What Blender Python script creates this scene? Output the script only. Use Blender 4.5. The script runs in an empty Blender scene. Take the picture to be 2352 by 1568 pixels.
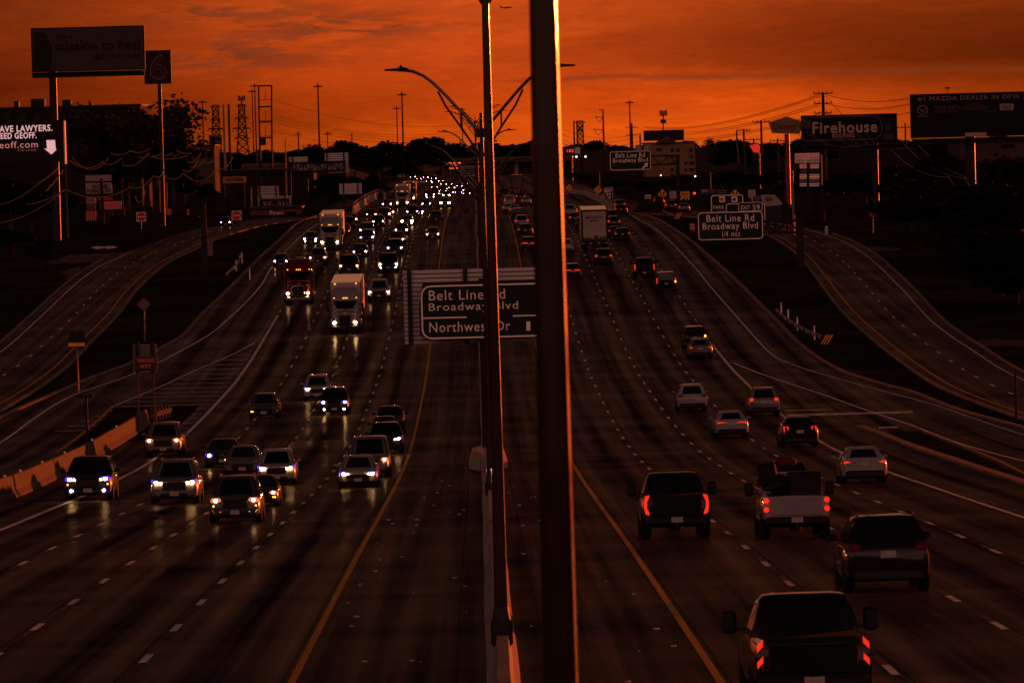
import bpy, bmesh, math, random
from mathutils import Vector, Matrix
from bisect import bisect_right
rad = math.radians
random.seed(7)
S = bpy.context.scene
COL = S.collection

# ------------------------------------------------------------------ camera
F = 13067.0                      # focal length in units of a 2352 x 1568 view (200 mm lens on a 36 mm sensor)
CAM = Vector((-0.3, 0.0, 10.0))
YAW, PIT, ROL = rad(0.333), rad(1.99), rad(1.5)
FW = Vector((math.sin(YAW)*math.cos(PIT), math.cos(YAW)*math.cos(PIT), -math.sin(PIT)))
R0 = Vector((math.cos(YAW), -math.sin(YAW), 0))
U0 = R0.cross(FW)
UP = U0*math.cos(ROL) + R0*math.sin(ROL)
RT = R0*math.cos(ROL) - U0*math.sin(ROL)
cam = bpy.data.cameras.new('camera'); cam_o = bpy.data.objects.new('camera', cam); COL.objects.link(cam_o)
cam.sensor_width = 36.0; cam.lens = 200.0; cam.clip_start = 1.0; cam.clip_end = 30000.0
cam.dof.use_dof = True; cam.dof.focus_distance = 420.0; cam.dof.aperture_fstop = 8.0
M = Matrix((RT, UP, -FW)).transposed().to_4x4(); M.translation = CAM
cam_o.matrix_world = M
S.camera = cam_o

# ------------------------------------------------------------------ view and light
S.view_settings.view_transform = 'Standard'; S.view_settings.look = 'None'
S.view_settings.exposure = 0.0; S.view_settings.gamma = 1.0
S.view_settings.use_curve_mapping = False
S.cycles.max_bounces = 5; S.cycles.diffuse_bounces = 2; S.cycles.glossy_bounces = 3
S.cycles.use_denoising = True; S.cycles.sample_clamp_indirect = 4.0
SUN_AZ, SUN_EL = rad(34), rad(1.5)     # azimuth clockwise from +Y (the way the camera looks)
sun = bpy.data.lights.new('sun', 'SUN'); sun.energy = 2.7; sun.angle = rad(0.5); sun.color = (1.0, 0.125, 0.020)
sun_o = bpy.data.objects.new('sun', sun); COL.objects.link(sun_o)
sdir = Vector((math.sin(SUN_AZ)*math.cos(SUN_EL), math.cos(SUN_AZ)*math.cos(SUN_EL), math.sin(SUN_EL)))
sun_o.rotation_euler = sdir.to_track_quat('Z', 'Y').to_euler(); sun_o.location = (300, 300, 200)

W = bpy.data.worlds.new('World'); S.world = W; W.use_nodes = True
nt = W.node_tree; nt.nodes.clear()
def N(t, **k):
    n = nt.nodes.new(t)
    for a, b in k.items(): setattr(n, a, b)
    return n
def put(n, i, v):
    if isinstance(v, bpy.types.NodeSocket): nt.links.new(v, n.inputs[i])
    elif v is not None: n.inputs[i].default_value = v
def MA(op, a, b=None, c=None, clamp=False):
    n = N('ShaderNodeMath', operation=op, use_clamp=clamp); put(n, 0, a); put(n, 1, b); put(n, 2, c); return n.outputs[0]
def MIX(fac, a, b, mode='MIX'):
    n = N('ShaderNodeMix', data_type='RGBA', blend_type=mode); put(n, 0, fac); put(n, 6, a); put(n, 7, b); return n.outputs[2]
def RAMP(fac, stops):
    n = N('ShaderNodeValToRGB'); put(n, 0, fac); e = n.color_ramp.elements
    while len(e) > 1: e.remove(e[-1])
    for i, (p, c) in enumerate(stops):
        x = e[0] if i == 0 else e.new(p)
        x.position = p; x.color = (*c, 1) if len(c) == 3 else c
    return n.outputs[0]
def GAUSS(x, c, w):
    d = MA('DIVIDE', MA('SUBTRACT', x, c), w); return MA('EXPONENT', MA('MULTIPLY', MA('MULTIPLY', d, d), -1.0))
def NOISE(vec, scale, detail=4, rough=.55, dist=0.0):
    n = N('ShaderNodeTexNoise'); put(n, 'Vector', vec); put(n, 'Scale', scale); put(n, 'Detail', detail); put(n, 'Roughness', rough); put(n, 'Distortion', dist)
    return n.outputs[0]
def COMB(x, y, z=0.0):
    n = N('ShaderNodeCombineXYZ'); put(n, 0, x); put(n, 1, y); put(n, 2, z); return n.outputs[0]
tc = N('ShaderNodeTexCoord'); sp = N('ShaderNodeSeparateXYZ'); nt.links.new(tc.outputs['Generated'], sp.inputs[0])
X, Yd, Z = sp.outputs
az = MA('ARCTAN2', X, Yd)
e = MA('MAXIMUM', Z, 0.0)
t = MA('SQRT', e)
front = RAMP(t, [(0, (.76, .100, .006)), (.045, (.80, .094, .004)), (.09, (.68, .072, .004)), (.12, (.55, .060, .006)), (.16, (.60, .073, .008)),
                 (.19, (.20, .04, .008)), (.25, (.30, .10, .036)), (.31, (.42, .16, .075)), (.37, (.22, .08, .04)), (.47, (.018, .007, .004)), (1, (.007, .0045, .005))])
back = RAMP(t, [(0, (.05, .022, .016)), (.30, (.12, .055, .042)), (.40, (.88, .36, .27)), (.60, (.82, .35, .29)), (.78, (.05, .025, .022)), (1, (.007, .0045, .005))])
fb = MA('MULTIPLY_ADD', Yd, 1.6, .5, clamp=True)
lowf = MA('MULTIPLY_ADD', GAUSS(az, .026, .064), .90, .12)
highf = MA('MULTIPLY_ADD', GAUSS(az, -.004, .057), .93, .07)
up_ = MA('MULTIPLY', MA('SUBTRACT', e, .007), 170.0, clamp=True)
faz = MA('ADD', MA('MULTIPLY', lowf, MA('SUBTRACT', 1.0, up_)), MA('MULTIPLY', highf, up_))
faz2 = MA('ADD', MA('MULTIPLY', GAUSS(az, .0, .5), .85), .15)
low = GAUSS(e, 0.0, .05)
azf = MA('ADD', MA('MULTIPLY', faz, low), MA('MULTIPLY', faz2, MA('SUBTRACT', 1.0, low)))
n_v = N('ShaderNodeVectorMath', operation='SCALE'); put(n_v, 0, front); put(n_v, 'Scale', azf)
sky = n_v.outputs[0]
# clouds: streaky layers (direction space), darker mauve bellies and brighter rims
v1 = COMB(MA('MULTIPLY', az, 30.0), MA('MULTIPLY', e, 140.0), 3.1)
c1 = NOISE(v1, 1.0, 6, .6, .4)
v2 = COMB(MA('MULTIPLY', az, 95.0), MA('MULTIPLY', e, 520.0), 5.3)
c2 = NOISE(v2, 1.0, 8, .62, .5)
c3 = NOISE(COMB(MA('MULTIPLY', az, 150.0), MA('MULTIPLY', e, 1000.0), 2.2), 1.0, 7, .65, .8)
k1 = RAMP(c1, [(.36, (0, 0, 0)), (.66, (1, 1, 1))])
n_c = N('ShaderNodeVectorMath', operation='SCALE'); put(n_c, 0, sky); put(n_c, 'Scale', MA('MULTIPLY_ADD', c3, .62, .69)); sky = n_c.outputs[0]
sky = MIX(MA('MULTIPLY', k1, .50), sky, MIX(1.0, sky, (.50, .42, .65, 1), 'MULTIPLY'))
k1b = RAMP(c1, [(.30, (1, 1, 1)), (.46, (0, 0, 0))])
sky = MIX(MA('MULTIPLY', k1b, .25), sky, MIX(1.0, sky, (1.45, 1.5, 1.4, 1), 'MULTIPLY'))
# a broken deck of small dark clouds a little above the mid sky, left of centre
zone = MA('MULTIPLY', GAUSS(e, .0212, .0022), GAUSS(az, -.022, .020))
zone = MA('ADD', zone, MA('MULTIPLY', GAUSS(e, .0245, .0016), GAUSS(az, -.055, .03)))
zone = MA('ADD', zone, MA('MULTIPLY', GAUSS(e, .0165, .0028), GAUSS(az, -.046, .020)))
k2 = MA('MULTIPLY', RAMP(c2, [(.47, (0, 0, 0)), (.57, (1, 1, 1))]), zone, clamp=True)
sky = MIX(MA('MULTIPLY', k2, .75), sky, (.11, .030, .013, 1))
# one long thin bank low on the right
wob = MA('MULTIPLY', MA('SUBTRACT', NOISE(COMB(MA('MULTIPLY', az, 45.0), 1.7), 1.0, 4), .5), .0022)
bank = MA('MULTIPLY', GAUSS(MA('ADD', e, wob), .0110, .00055), MA('MULTIPLY', MA('SUBTRACT', az, .004), 130.0, clamp=True))
sky = MIX(MA('MULTIPLY', bank, .62), sky, (.17, .032, .010, 1))
# glow around the sun's own direction
glow = MA('MULTIPLY', GAUSS(az, SUN_AZ, .38), GAUSS(e, .05, .12))
sky = MIX(1.0, sky, MIX(glow, (0, 0, 0, 1), (.22, .035, .003, 1)), 'ADD')
sky = MIX(fb, back, sky)
sk = N('ShaderNodeTexSky', sky_type='NISHITA', sun_disc=False)
sk.sun_elevation = SUN_EL; sk.sun_rotation = SUN_AZ
nsk = N('ShaderNodeVectorMath', operation='SCALE'); put(nsk, 0, sk.outputs[0]); put(nsk, 'Scale', .06)
bg1 = N('ShaderNodeBackground'); put(bg1, 0, sky); put(bg1, 1, 1.0)
bg2 = N('ShaderNodeBackground'); put(bg2, 0, MIX(MA('MULTIPLY', fb, MA('SUBTRACT', 1.0, t)), sk.outputs[0], (0, 0, 0, 1))); put(bg2, 1, .003)
ad = N('ShaderNodeAddShader'); nt.links.new(bg1.outputs[0], ad.inputs[0]); nt.links.new(bg2.outputs[0], ad.inputs[1])
out = N('ShaderNodeOutputWorld'); nt.links.new(ad.outputs[0], out.inputs[0])
nt.nodes.remove(nsk)

# ------------------------------------------------------------------ terrain profile and placing
PROF = [(-80, -6.6), (0, -8.0), (60, -9.2), (91, -10.0), (112, -10.6), (128, -11.08), (155, -11.92), (183, -12.82), (205, -13.57), (230, -14.4), (261, -15.4), (311, -16.6), (353, -16.95), (400, -16.85),
        (435, -16.4), (467, -15.6), (522, -14.1), (586, -12.4), (653, -10.9), (734, -9.9), (870, -9.4), (1000, -9.4), (1300, -9.6), (1700, -9.9), (1900, -10.4),
        (2100, -12), (2600, -14), (4000, -14), (9000, -14)]
PX = [p[0] for p in PROF]; PZ = [p[1] + CAM.z for p in PROF]
def _tan():
    n = len(PX); d = [(PZ[i+1]-PZ[i])/(PX[i+1]-PX[i]) for i in range(n-1)]; m = [d[0]]
    for i in range(1, n-1):
        m.append(0.0 if d[i-1]*d[i] <= 0 else 2*d[i-1]*d[i]/(d[i-1]+d[i]))
    return m + [d[-1]]
PM = _tan()
def _h(y):
    i = max(0, min(len(PX)-2, bisect_right(PX, y)-1)); h = PX[i+1]-PX[i]; u = (y-PX[i])/h
    return ((1+2*u)*(1-u)**2)*PZ[i] + u*(1-u)**2*h*PM[i] + u*u*(3-2*u)*PZ[i+1] + u*u*(u-1)*h*PM[i+1]
KN = [-80 + 5*i for i in range(0, 256)]            # -80 .. 1195
KN += [1200 + 20*i for i in range(0, 71)]          # .. 2600
KN += [3000, 4000, 6000, 9000]
KZ = [_h(y) for y in KN]
def gz(y):
    i = max(0, min(len(KN)-2, bisect_right(KN, y)-1)); u = (y-KN[i])/(KN[i+1]-KN[i])
    return KZ[i] + (KZ[i+1]-KZ[i])*u
def slope(y): return (gz(y+4)-gz(y-4))/8
def ray(x, y): return FW + RT*((x-1176)/F) + UP*((784-y)/F)
def at(x, y, Y):
    d = ray(x, y); k = (Y-CAM.y)/d.y; return CAM + d*k
def G(x, y):
    d = ray(x, y); m = d.z/d.y; q = d.x/d.y; py = None
    for i, ky in enumerate(KN):
        if ky < 20: continue
        f = CAM.z + m*ky - KZ[i]
        if f <= 0:
            a, b = (py, ky) if py is not None else (5.0, ky)
            for _ in range(30):
                c = (a+b)/2
                if CAM.z + m*c - gz(c) > 0: a = c
                else: b = c
            return Vector((CAM.x + q*b, b, gz(b)))
        py = ky
    return Vector((CAM.x + q*2400, 2400, gz(2400)))
def ppm(Y): return F/Y

# ------------------------------------------------------------------ materials
MATS = {}
def mat(name, col, rough=.6, metal=0.0, var=.25, scale=2.0, coat=0.0, cior=1.32, emit=None, es=0.0, spec=.2, stretch=None):
    if name in MATS: return MATS[name]
    global nt
    m = bpy.data.materials.new(name); m.use_nodes = True; MATS[name] = m
    old = nt; nt = m.node_tree; b = nt.nodes['Principled BSDF']
    put(b, 'Roughness', rough); put(b, 'Metallic', metal); put(b, 'Specular IOR Level', spec)
    if coat: put(b, 'Coat Weight', coat); put(b, 'Coat Roughness', .06); put(b, 'Coat IOR', cior)
    c = (*col, 1)
    if var:
        tcn = N('ShaderNodeTexCoord'); vec = tcn.outputs['Object']
        if stretch:
            mp = N('ShaderNodeMapping'); put(mp, 'Vector', vec); put(mp, 'Scale', stretch); vec = mp.outputs[0]
        n = NOISE(vec, scale, 5, .6)
        lo = tuple(max(0, x*(1-var)) for x in col); hi = tuple(min(1, x*(1+var)) for x in col)
        put(b, 'Base Color', RAMP(n, [(.3, lo), (.7, hi)]))
        put(b, 'Roughness', MA('MULTIPLY_ADD', n, .25, max(0.02, rough-.12)))
    else: put(b, 'Base Color', c)
    if emit: put(b, 'Emission Color', (*emit, 1)); put(b, 'Emission Strength', es)
    nt = old
    return m

def road_mat(name, base, lanes, sheen=.22):
    global nt
    m = bpy.data.materials.new(name); m.use_nodes = True
    old = nt; nt = m.node_tree; b = nt.nodes['Principled BSDF']
    tcn = N('ShaderNodeTexCoord'); s = N('ShaderNodeSeparateXYZ'); nt.links.new(tcn.outputs['Object'], s.inputs[0])
    x, y = s.outputs[0], s.outputs[1]
    streak = NOISE(COMB(MA('MULTIPLY', x, 1.5), MA('MULTIPLY', y, .010)), 1.0, 5, .6)
    patch = NOISE(COMB(MA('MULTIPLY', x, .10), MA('MULTIPLY', y, .06), 4.0), 1.0, 5, .6)
    band = NOISE(COMB(MA('MULTIPLY', x, .02), MA('MULTIPLY', y, .11), 9.0), 1.0, 3, .6)
    grain = NOISE(COMB(x, y), 6.0, 4, .7)
    fac = MA('ADD', MA('MULTIPLY', streak, .72), MA('MULTIPLY', patch, .28))
    if lanes:
        u = MA('DIVIDE', MA('SUBTRACT', MA('ABSOLUTE', x), 4.2), 3.45)
        w = MA('COSINE', MA('MULTIPLY', u, 2*math.pi*2))     # two wheel tracks a lane
        w1 = MA('COSINE', MA('MULTIPLY', u, 2*math.pi))
        inl = MA('GREATER_THAN', MA('ABSOLUTE', x), 4.2)
        tr = MA('MULTIPLY', MA('ADD', MA('MULTIPLY', w, -.05), MA('MULTIPLY', w1, .06)), inl)
        fac = MA('ADD', fac, tr)
    fac = MA('ADD', fac, MA('MULTIPLY', MA('SUBTRACT', band, .5), .4))
    fac = MA('ADD', fac, MA('MULTIPLY', MA('SUBTRACT', grain, .5), .22))
    jy = MA('LESS_THAN', MA('FRACT', MA('DIVIDE', y, 4.6)), .022)
    jx = MA('LESS_THAN', MA('FRACT', MA('DIVIDE', MA('ADD', MA('ABSOLUTE', x), 2.55), 3.45)), .022)
    j = MA('MAXIMUM', MA('MULTIPLY', jy, .85), MA('MULTIPLY', jx, .95 if lanes else 0.0))
    c = RAMP(fac, [(.22, tuple(v*.30 for v in base)), (.5, base), (.8, tuple(v*1.9 for v in base))])
    put(b, 'Base Color', MIX(j, c, (.008, .006, .005, 1)))
    put(b, 'Roughness', .9); put(b, 'Specular IOR Level', 0.0)
    gl = N('ShaderNodeBsdfGlossy'); put(gl, 'Color', (.95, .9, .86, 1)); put(gl, 'Roughness', MA('ADD', MA('MULTIPLY', fac, -.28), .39))
    ms = N('ShaderNodeMixShader'); put(ms, 0, MA('MULTIPLY_ADD', fac, sheen*1.9, -sheen*.58, clamp=True)); nt.links.new(b.outputs[0], ms.inputs[1]); nt.links.new(gl.outputs[0], ms.inputs[2])
    nt.links.new(ms.outputs[0], nt.nodes['Material Output'].inputs[0])
    bm = N('ShaderNodeBump'); put(bm, 'Strength', .04); put(bm, 'Distance', .02); put(bm, 'Height', grain); nt.links.new(bm.outputs[0], b.inputs['Normal'])
    nt = old; MATS[name] = m
    return m

def grass_mat():
    global nt
    m = bpy.data.materials.new('roadside_grass'); m.use_nodes = True
    old = nt; nt = m.node_tree; b = nt.nodes['Principled BSDF']
    tcn = N('ShaderNodeTexCoord'); o = tcn.outputs['Object']
    a = NOISE(o, .09, 6, .65); g = NOISE(o, 1.4, 5, .7)
    mix = MA('ADD', MA('MULTIPLY', a, .6), MA('MULTIPLY', g, .4))
    put(b, 'Base Color', RAMP(mix, [(.35, (.005, .005, .002)), (.50, (.020, .017, .006)), (.66, (.065, .048, .016))]))
    put(b, 'Roughness', .95); put(b, 'Specular IOR Level', 0.0)
    bm = N('ShaderNodeBump'); put(bm, 'Strength', .04); put(bm, 'Distance', .2); put(bm, 'Height', g); nt.links.new(bm.outputs[0], b.inputs['Normal'])
    nt = old; return m

def paint(c):
    cols = {'black': (.004, .004, .005), 'charcoal': (.018, .017, .019), 'silver': (.11, .104, .108), 'white': (.20, .188, .194), 'red': (.10, .008, .008),
            'grey': (.045, .042, .046), 'bronze': (.13, .10, .085), 'blue': (.02, .03, .09)}
    return mat(c+'_paint', cols[c], .35, .25 if c not in ('white', 'black') else 0.0, .10, 1.5, coat=1.0, spec=.05)
def flat(name, c, r=.6, **k): return mat(name, c, r, **k)
GLASS = lambda: mat('tinted_glass', (.003, .003, .003), .08, 0, .0, spec=.35)
RUBBER = lambda: mat('rubber', (.006, .006, .006), .85, 0, .3, 8)
TRIM = lambda: mat('black_trim', (.008, .008, .008), .5, 0, .3, 6)
CHROME = lambda: mat('chrome', (.45, .42, .42), .2, 1.0, .1, 4)
STEEL = lambda: mat('galvanised_steel', (.16, .13, .12), .4, .8, .3, 3)
DARKSTEEL = lambda: mat('dark_steel', (.012, .010, .009), .6, .2, .3, 3)
CONC = lambda: mat('barrier_concrete', (.30, .25, .22), .85, 0, .35, .8)
WOOD = lambda: mat('pole_timber', (.016, .010, .007), .8, 0, .35, 3)
ALU = lambda: mat('sign_back_aluminium', (.46, .40, .39), .5, .15, .12, .7)
GREEN = lambda: mat('sign_green', (.0015, .009, .0045), .5, 0, .2, 1.5, spec=.2)
WHITE = lambda: mat('sign_white', (.92, .76, .64), .5, 0, .06, 2)  # warm tint puts the dusk glow of retroreflective sheeting into the white
ORANGE = lambda: mat('sign_orange', (.78, .30, .03), .5, 0, .12, 2)
BLACKP = lambda: mat('sign_black', (.006, .006, .006), .6, 0, .2, 3)
REDS = lambda: mat('sign_red', (.40, .016, .012), .5, 0, .15, 2)
def glow_m(name, c, s): return mat(name, (.02, .02, .02), .4, 0, 0, emit=c, es=s)

# ------------------------------------------------------------------ mesh builder
class MB:
    def __init__(s): s.v = []; s.f = []
    def add(s, vs, fs):
        o = len(s.v); s.v += [tuple(p) for p in vs]; s.f += [tuple(o+i for i in q) for q in fs]; return s
    def box(s, c, d, rz=0.0, ry=0.0):
        x, y, z = (k/2 for k in d); pts = [Vector((a*x, b*y, g*z)) for a in (-1, 1) for b in (-1, 1) for g in (-1, 1)]
        if ry: pts = [Matrix.Rotation(ry, 3, 'Y') @ p for p in pts]
        if rz: pts = [Matrix.Rotation(rz, 3, 'Z') @ p for p in pts]
        c = Vector(c)
        return s.add([p+c for p in pts], [(0, 1, 3, 2), (4, 6, 7, 5), (0, 4, 5, 1), (2, 3, 7, 6), (0, 2, 6, 4), (1, 5, 7, 3)])
    def cbox(s, c, d, b):
        """box with chamfered edges in every axis"""
        x, y, z = (k/2 for k in d); b = min(b, x*.9, y*.9, z*.9)
        rings = []
        for zz, i in ((-z, b), (-z+b, 0), (z-b, 0), (z, b)):
            X, Y = x-i, y-i; q = b
            rings.append([(c[0]+u, c[1]+w, c[2]+zz) for u, w in ((X-q, -Y), (X, -Y+q), (X, Y-q), (X-q, Y), (-X+q, Y), (-X, Y-q), (-X, -Y+q), (-X+q, -Y))])
        return s.loft(rings)
    def cyl(s, a, b, r0, r1=None, n=8, cap=True):
        a, b = Vector(a), Vector(b); r1 = r0 if r1 is None else r1
        d = (b-a).normalized(); u = d.orthogonal().normalized(); w = d.cross(u)
        ring = lambda p, r: [p + u*(r*math.cos(2*math.pi*i/n)) + w*(r*math.sin(2*math.pi*i/n)) for i in range(n)]
        fs = [(i, (i+1) % n, n+(i+1) % n, n+i) for i in range(n)]
        if cap: fs += [tuple(range(n-1, -1, -1)), tuple(range(n, 2*n))]
        return s.add(ring(a, r0)+ring(b, r1), fs)
    def tube(s, pts, r, n=5, r1=None):
        pts = [Vector(p) for p in pts]; m = len(pts); rings = []; up = Vector((.13, .99, .07)).normalized()
        for i, p in enumerate(pts):
            d = (pts[min(m-1, i+1)]-pts[max(0, i-1)]).normalized(); u = d.cross(up)
            u = u.normalized() if u.length > 1e-4 else d.orthogonal().normalized(); w = d.cross(u)
            q = r if r1 is None else r + (r1-r)*i/(m-1)
            rings.append([p + u*(q*math.cos(2*math.pi*k/n)) + w*(q*math.sin(2*math.pi*k/n)) for k in range(n)])
        return s.loft(rings)
    def loft(s, rings, cap=True):
        n = len(rings[0]); vs = [p for r in rings for p in r]; fs = []
        for j in range(len(rings)-1):
            for i in range(n): fs.append((j*n+i, j*n+(i+1) % n, (j+1)*n+(i+1) % n, (j+1)*n+i))
        if cap: fs += [tuple(range(n-1, -1, -1)), tuple((len(rings)-1)*n+i for i in range(n))]
        return s.add(vs, fs)
    def quad(s, *p): return s.add(p, [tuple(range(len(p)))])
    def prism(s, poly, y0, y1):
        """poly of (x,z) extruded along y"""
        n = len(poly)
        return s.loft([[(x, y0, z) for x, z in poly], [(x, y1, z) for x, z in poly]])
    def ball(s, c, r, n=8, m=5):
        rx, ry, rz = r if isinstance(r, (tuple, list)) else (r, r, r); rings = []
        for j in range(1, m):
            a = math.pi*j/m; rings.append([(c[0]+rx*math.sin(a)*math.cos(2*math.pi*i/n), c[1]+ry*math.sin(a)*math.sin(2*math.pi*i/n), c[2]-rz*math.cos(a)) for i in range(n)])
        return s.loft(rings)
    def mesh(s, name, m, shift=None, smooth=None):
        me = bpy.data.meshes.new(name)
        v = s.v if shift is None else [(p[0]-shift[0], p[1]-shift[1], p[2]-shift[2]) for p in s.v]
        me.from_pydata(v, [], s.f); me.validate()
        bm = bmesh.new(); bm.from_mesh(me); bmesh.ops.recalc_face_normals(bm, faces=bm.faces); bm.to_mesh(me); bm.free()
        if m: me.materials.append(m)
        if smooth:
            me.shade_smooth(); me.set_sharp_from_angle(angle=rad(smooth))
        me.update(); return me

def ob(name, me, parent=None, **props):
    o = bpy.data.objects.new(name, me); COL.objects.link(o)
    if parent is not None: o.parent = parent
    for k, v in props.items(): o[k] = v
    return o
def thing(name, label, cat, loc, rot=None, group=None, scale=1.0):
    o = bpy.data.objects.new(name, None); COL.objects.link(o); o.location = loc; o.empty_display_size = .3
    if rot: o.rotation_euler = rot
    if scale != 1.0: o.scale = (scale,)*3
    tag(o, label, cat, group); return o
def tag(o, label, cat, group=None):
    o['label'] = label; o['category'] = cat
    if group: o['group'] = group
    return o
def part(name, mb, m, root, smooth=None):
    """mb in world coordinates, linked under root (root unrotated)"""
    return ob(name, mb.mesh(name, m, root.location, smooth), root)
def structure(name, mb, m, kind='structure', smooth=None):
    return ob(name, mb.mesh(name, m, None, smooth), None, kind=kind)
def copy_tree(o, parent=None):
    c = o.copy(); COL.objects.link(c)
    if parent is not None: c.parent = parent
    for ch in o.children: copy_tree(ch, c)
    return c

_txt = {}
def text_mesh(s, m, bold=False):
    """flat letter mesh scaled to a unit box: x 0..1, z 0..1 (facing -Y)"""
    key = (s, bold)
    if key not in _txt:
        cu = bpy.data.curves.new('t', 'FONT'); cu.body = s; cu.size = 1; cu.align_x = 'CENTER'; cu.space_character = 1.12
        cu.resolution_u = 3; cu.extrude = .004
        if bold: cu.offset = .022
        o = bpy.data.objects.new('t', cu); me = bpy.data.meshes.new_from_object(o)
        xs = [v.co.x for v in me.vertices]; ys = [v.co.y for v in me.vertices]
        x0, x1, y0, y1 = min(xs), max(xs), min(ys), max(ys)
        _txt[key] = ([((v.co.x-x0)/(x1-x0), v.co.z, (v.co.y-y0)/(y1-y0)) for v in me.vertices], [tuple(p.vertices) for p in me.polygons])
        bpy.data.objects.remove(o); bpy.data.curves.remove(cu); bpy.data.meshes.remove(me)
    return _txt[key]
def lettering(s, box, Y, m, root, name='lettering', bold=False, dy=.05):
    """writes s inside the view rectangle box=(x0,y0,x1,y1) on the plane Y"""
    vs, fs = text_mesh(s, m, bold)
    c = at((box[0]+box[2])/2, (box[1]+box[3])/2, Y); w = (box[2]-box[0])*Y/F; h = (box[3]-box[1])*Y/F
    mb = MB(); mb.add([(c.x + (x-.5)*w, Y-dy+z, c.z + (q-.5)*h) for x, z, q in vs], fs)
    return part(name, mb, m, root)
def rrect(c, w, h, r, n=4):
    """rounded rectangle outline (x,z)"""
    pts = []
    for sx, sz, a0 in ((1, 1, 0), (-1, 1, 90), (-1, -1, 180), (1, -1, 270)):
        for i in range(n+1):
            a = rad(a0 + 90*i/n); pts.append((c.x + sx*(w/2-r) + r*math.cos(a), c.z + sz*(h/2-r) + r*math.sin(a)))
    return pts
def frame_ring(mb, c, w, h, r, th, y0, y1):
    a, b = rrect(c, w, h, r), rrect(c, w-2*th, h-2*th, max(.01, r-th)); n = len(a)
    for i in range(n):
        j = (i+1) % n
        q = [a[i], a[j], b[j], b[i]]
        mb.loft([[(x, y0, z) for x, z in q], [(x, y1, z) for x, z in q]])

# ------------------------------------------------------------------ ground, roads and markings
def edge(pts):
    """view points on the ground -> x as a function of y along the ground"""
    w = sorted(((G(*p).y, G(*p).x) for p in pts))
    def f(y):
        if y <= w[0][0]:
            k = (w[1][1]-w[0][1])/max(1e-6, w[1][0]-w[0][0]); return w[0][1] + k*(y-w[0][0])
        if y >= w[-1][0]:
            k = (w[-1][1]-w[-2][1])/max(1e-6, w[-1][0]-w[-2][0]); return w[-1][1] + k*(y-w[-1][0])
        i = max(0, min(len(w)-2, bisect_right([a for a, _ in w], y)-1)); u = (y-w[i][0])/max(1e-6, w[i+1][0]-w[i][0])
        # Catmull-Rom in x against y
        def sl(k):
            a, b = w[max(0, k-1)], w[min(len(w)-1, k+1)]; return (b[1]-a[1])/max(1e-6, b[0]-a[0])
        h = w[i+1][0]-w[i][0]
        return ((1+2*u)*(1-u)**2)*w[i][1] + u*(1-u)**2*h*sl(i) + u*u*(3-2*u)*w[i+1][1] + u*u*(u-1)*h*sl(i+1)
    f.lo, f.hi = w[0][0], w[-1][0]
    return f
def rows(y0, y1, step=5):
    ys = [y0] + [k for k in KN if y0 < k < y1] + [y1]
    return ys
def sheet(mb, fl, fr, y0, y1, dz):
    ys = rows(y0, y1)
    L = [(fl(y), y, gz(y)+dz) for y in ys]; Rr = [(fr(y), y, gz(y)+dz) for y in ys]; n = len(ys)
    mb.add(L+Rr, [(i, i+1, n+i+1, n+i) for i in range(n-1)])
def line(mb, f, w, y0, y1, dz):
    sheet(mb, lambda y: f(y)-w/2, lambda y: f(y)+w/2, y0, y1, dz)
def kerb(mb, f, w, y0, y1, h):
    ys = rows(y0, y1)
    mb.loft([[(f(y)-w/2, y, gz(y)-.05), (f(y)-w/2, y, gz(y)+h), (f(y)+w/2, y, gz(y)+h), (f(y)+w/2, y, gz(y)-.05)] for y in ys])

g = MB(); xs = [-6000, -2000, -900, -500] + [-300+20*i for i in range(31)] + [500, 900, 2000, 6000]
nx = len(xs); g.add([(x, y, z) for y, z in zip(KN, KZ) for x in xs],
                    [(j*nx+i, j*nx+i+1, (j+1)*nx+i+1, (j+1)*nx+i) for j in range(len(KN)-1) for i in range(nx-1)])
structure('ground', g, grass_mat(), smooth=80)

KERB_L = edge([(742, 492), (690, 510), (650, 545), (600, 590), (560, 630), (525, 665), (500, 690), (470, 717), (430, 763), (416, 775), (360, 806), (308, 832), (271, 847), (200, 873), (116, 909), (0, 960), (-150, 1028)])
KERB_R = edge([(1452, 490), (1500, 501), (1560, 535), (1620, 582), (1705, 659), (1740, 694), (1784, 738), (1824, 779), (1866, 815), (1899, 836), (1949, 860), (2033, 886), (2088, 900), (2195, 941), (2352, 985), (2500, 1025)])
yl, yr = KERB_L.hi, KERB_R.hi
def fl(y): return KERB_L(min(y, yl)) if y < yl else -24.0 + (KERB_L(yl)+24.0)*max(0, 1-(y-yl)/80)
def frr(y): return KERB_R(min(y, yr)) if y < yr else 24.0 + (KERB_R(yr)-24.0)*max(0, 1-(y-yr)/80)
FL = lambda y: max(-70.0, fl(y)) if y > 150 else -70.0
FR = lambda y: min(75.0, frr(y)) if y > 150 else 75.0
m = MB(); sheet(m, FL, FR, 20, 2100, .03)
structure('freeway', m, road_mat('freeway_concrete', (.055, .038, .033), True, .125))
FRR_L = edge([(1440, 489), (1520, 494), (1600, 500), (1690, 513), (1760, 535), (1796, 551), (1848, 588), (1883, 629), (1931, 692), (1967, 732), (2028, 785), (2100, 840), (2171, 886), (2243, 917), (2303, 939), (2420, 978), (2520, 1010)])
FRR_R = edge([(1440, 466), (1560, 476), (1680, 492), (1756, 507), (1846, 525), (1886, 535), (1930, 549), (1989, 581), (2027, 612), (2088, 672), (2148, 737), (2183, 764), (2243, 804), (2328, 857), (2400, 890), (2490, 932), (2600, 985)])
FRL_L = edge([(-420, 1060), (-280, 975), (-140, 890), (0, 803), (88, 725), (166, 653), (206, 623), (240, 603), (312, 575), (380, 551), (456, 527), (516, 519), (584, 507), (652, 498)])
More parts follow.
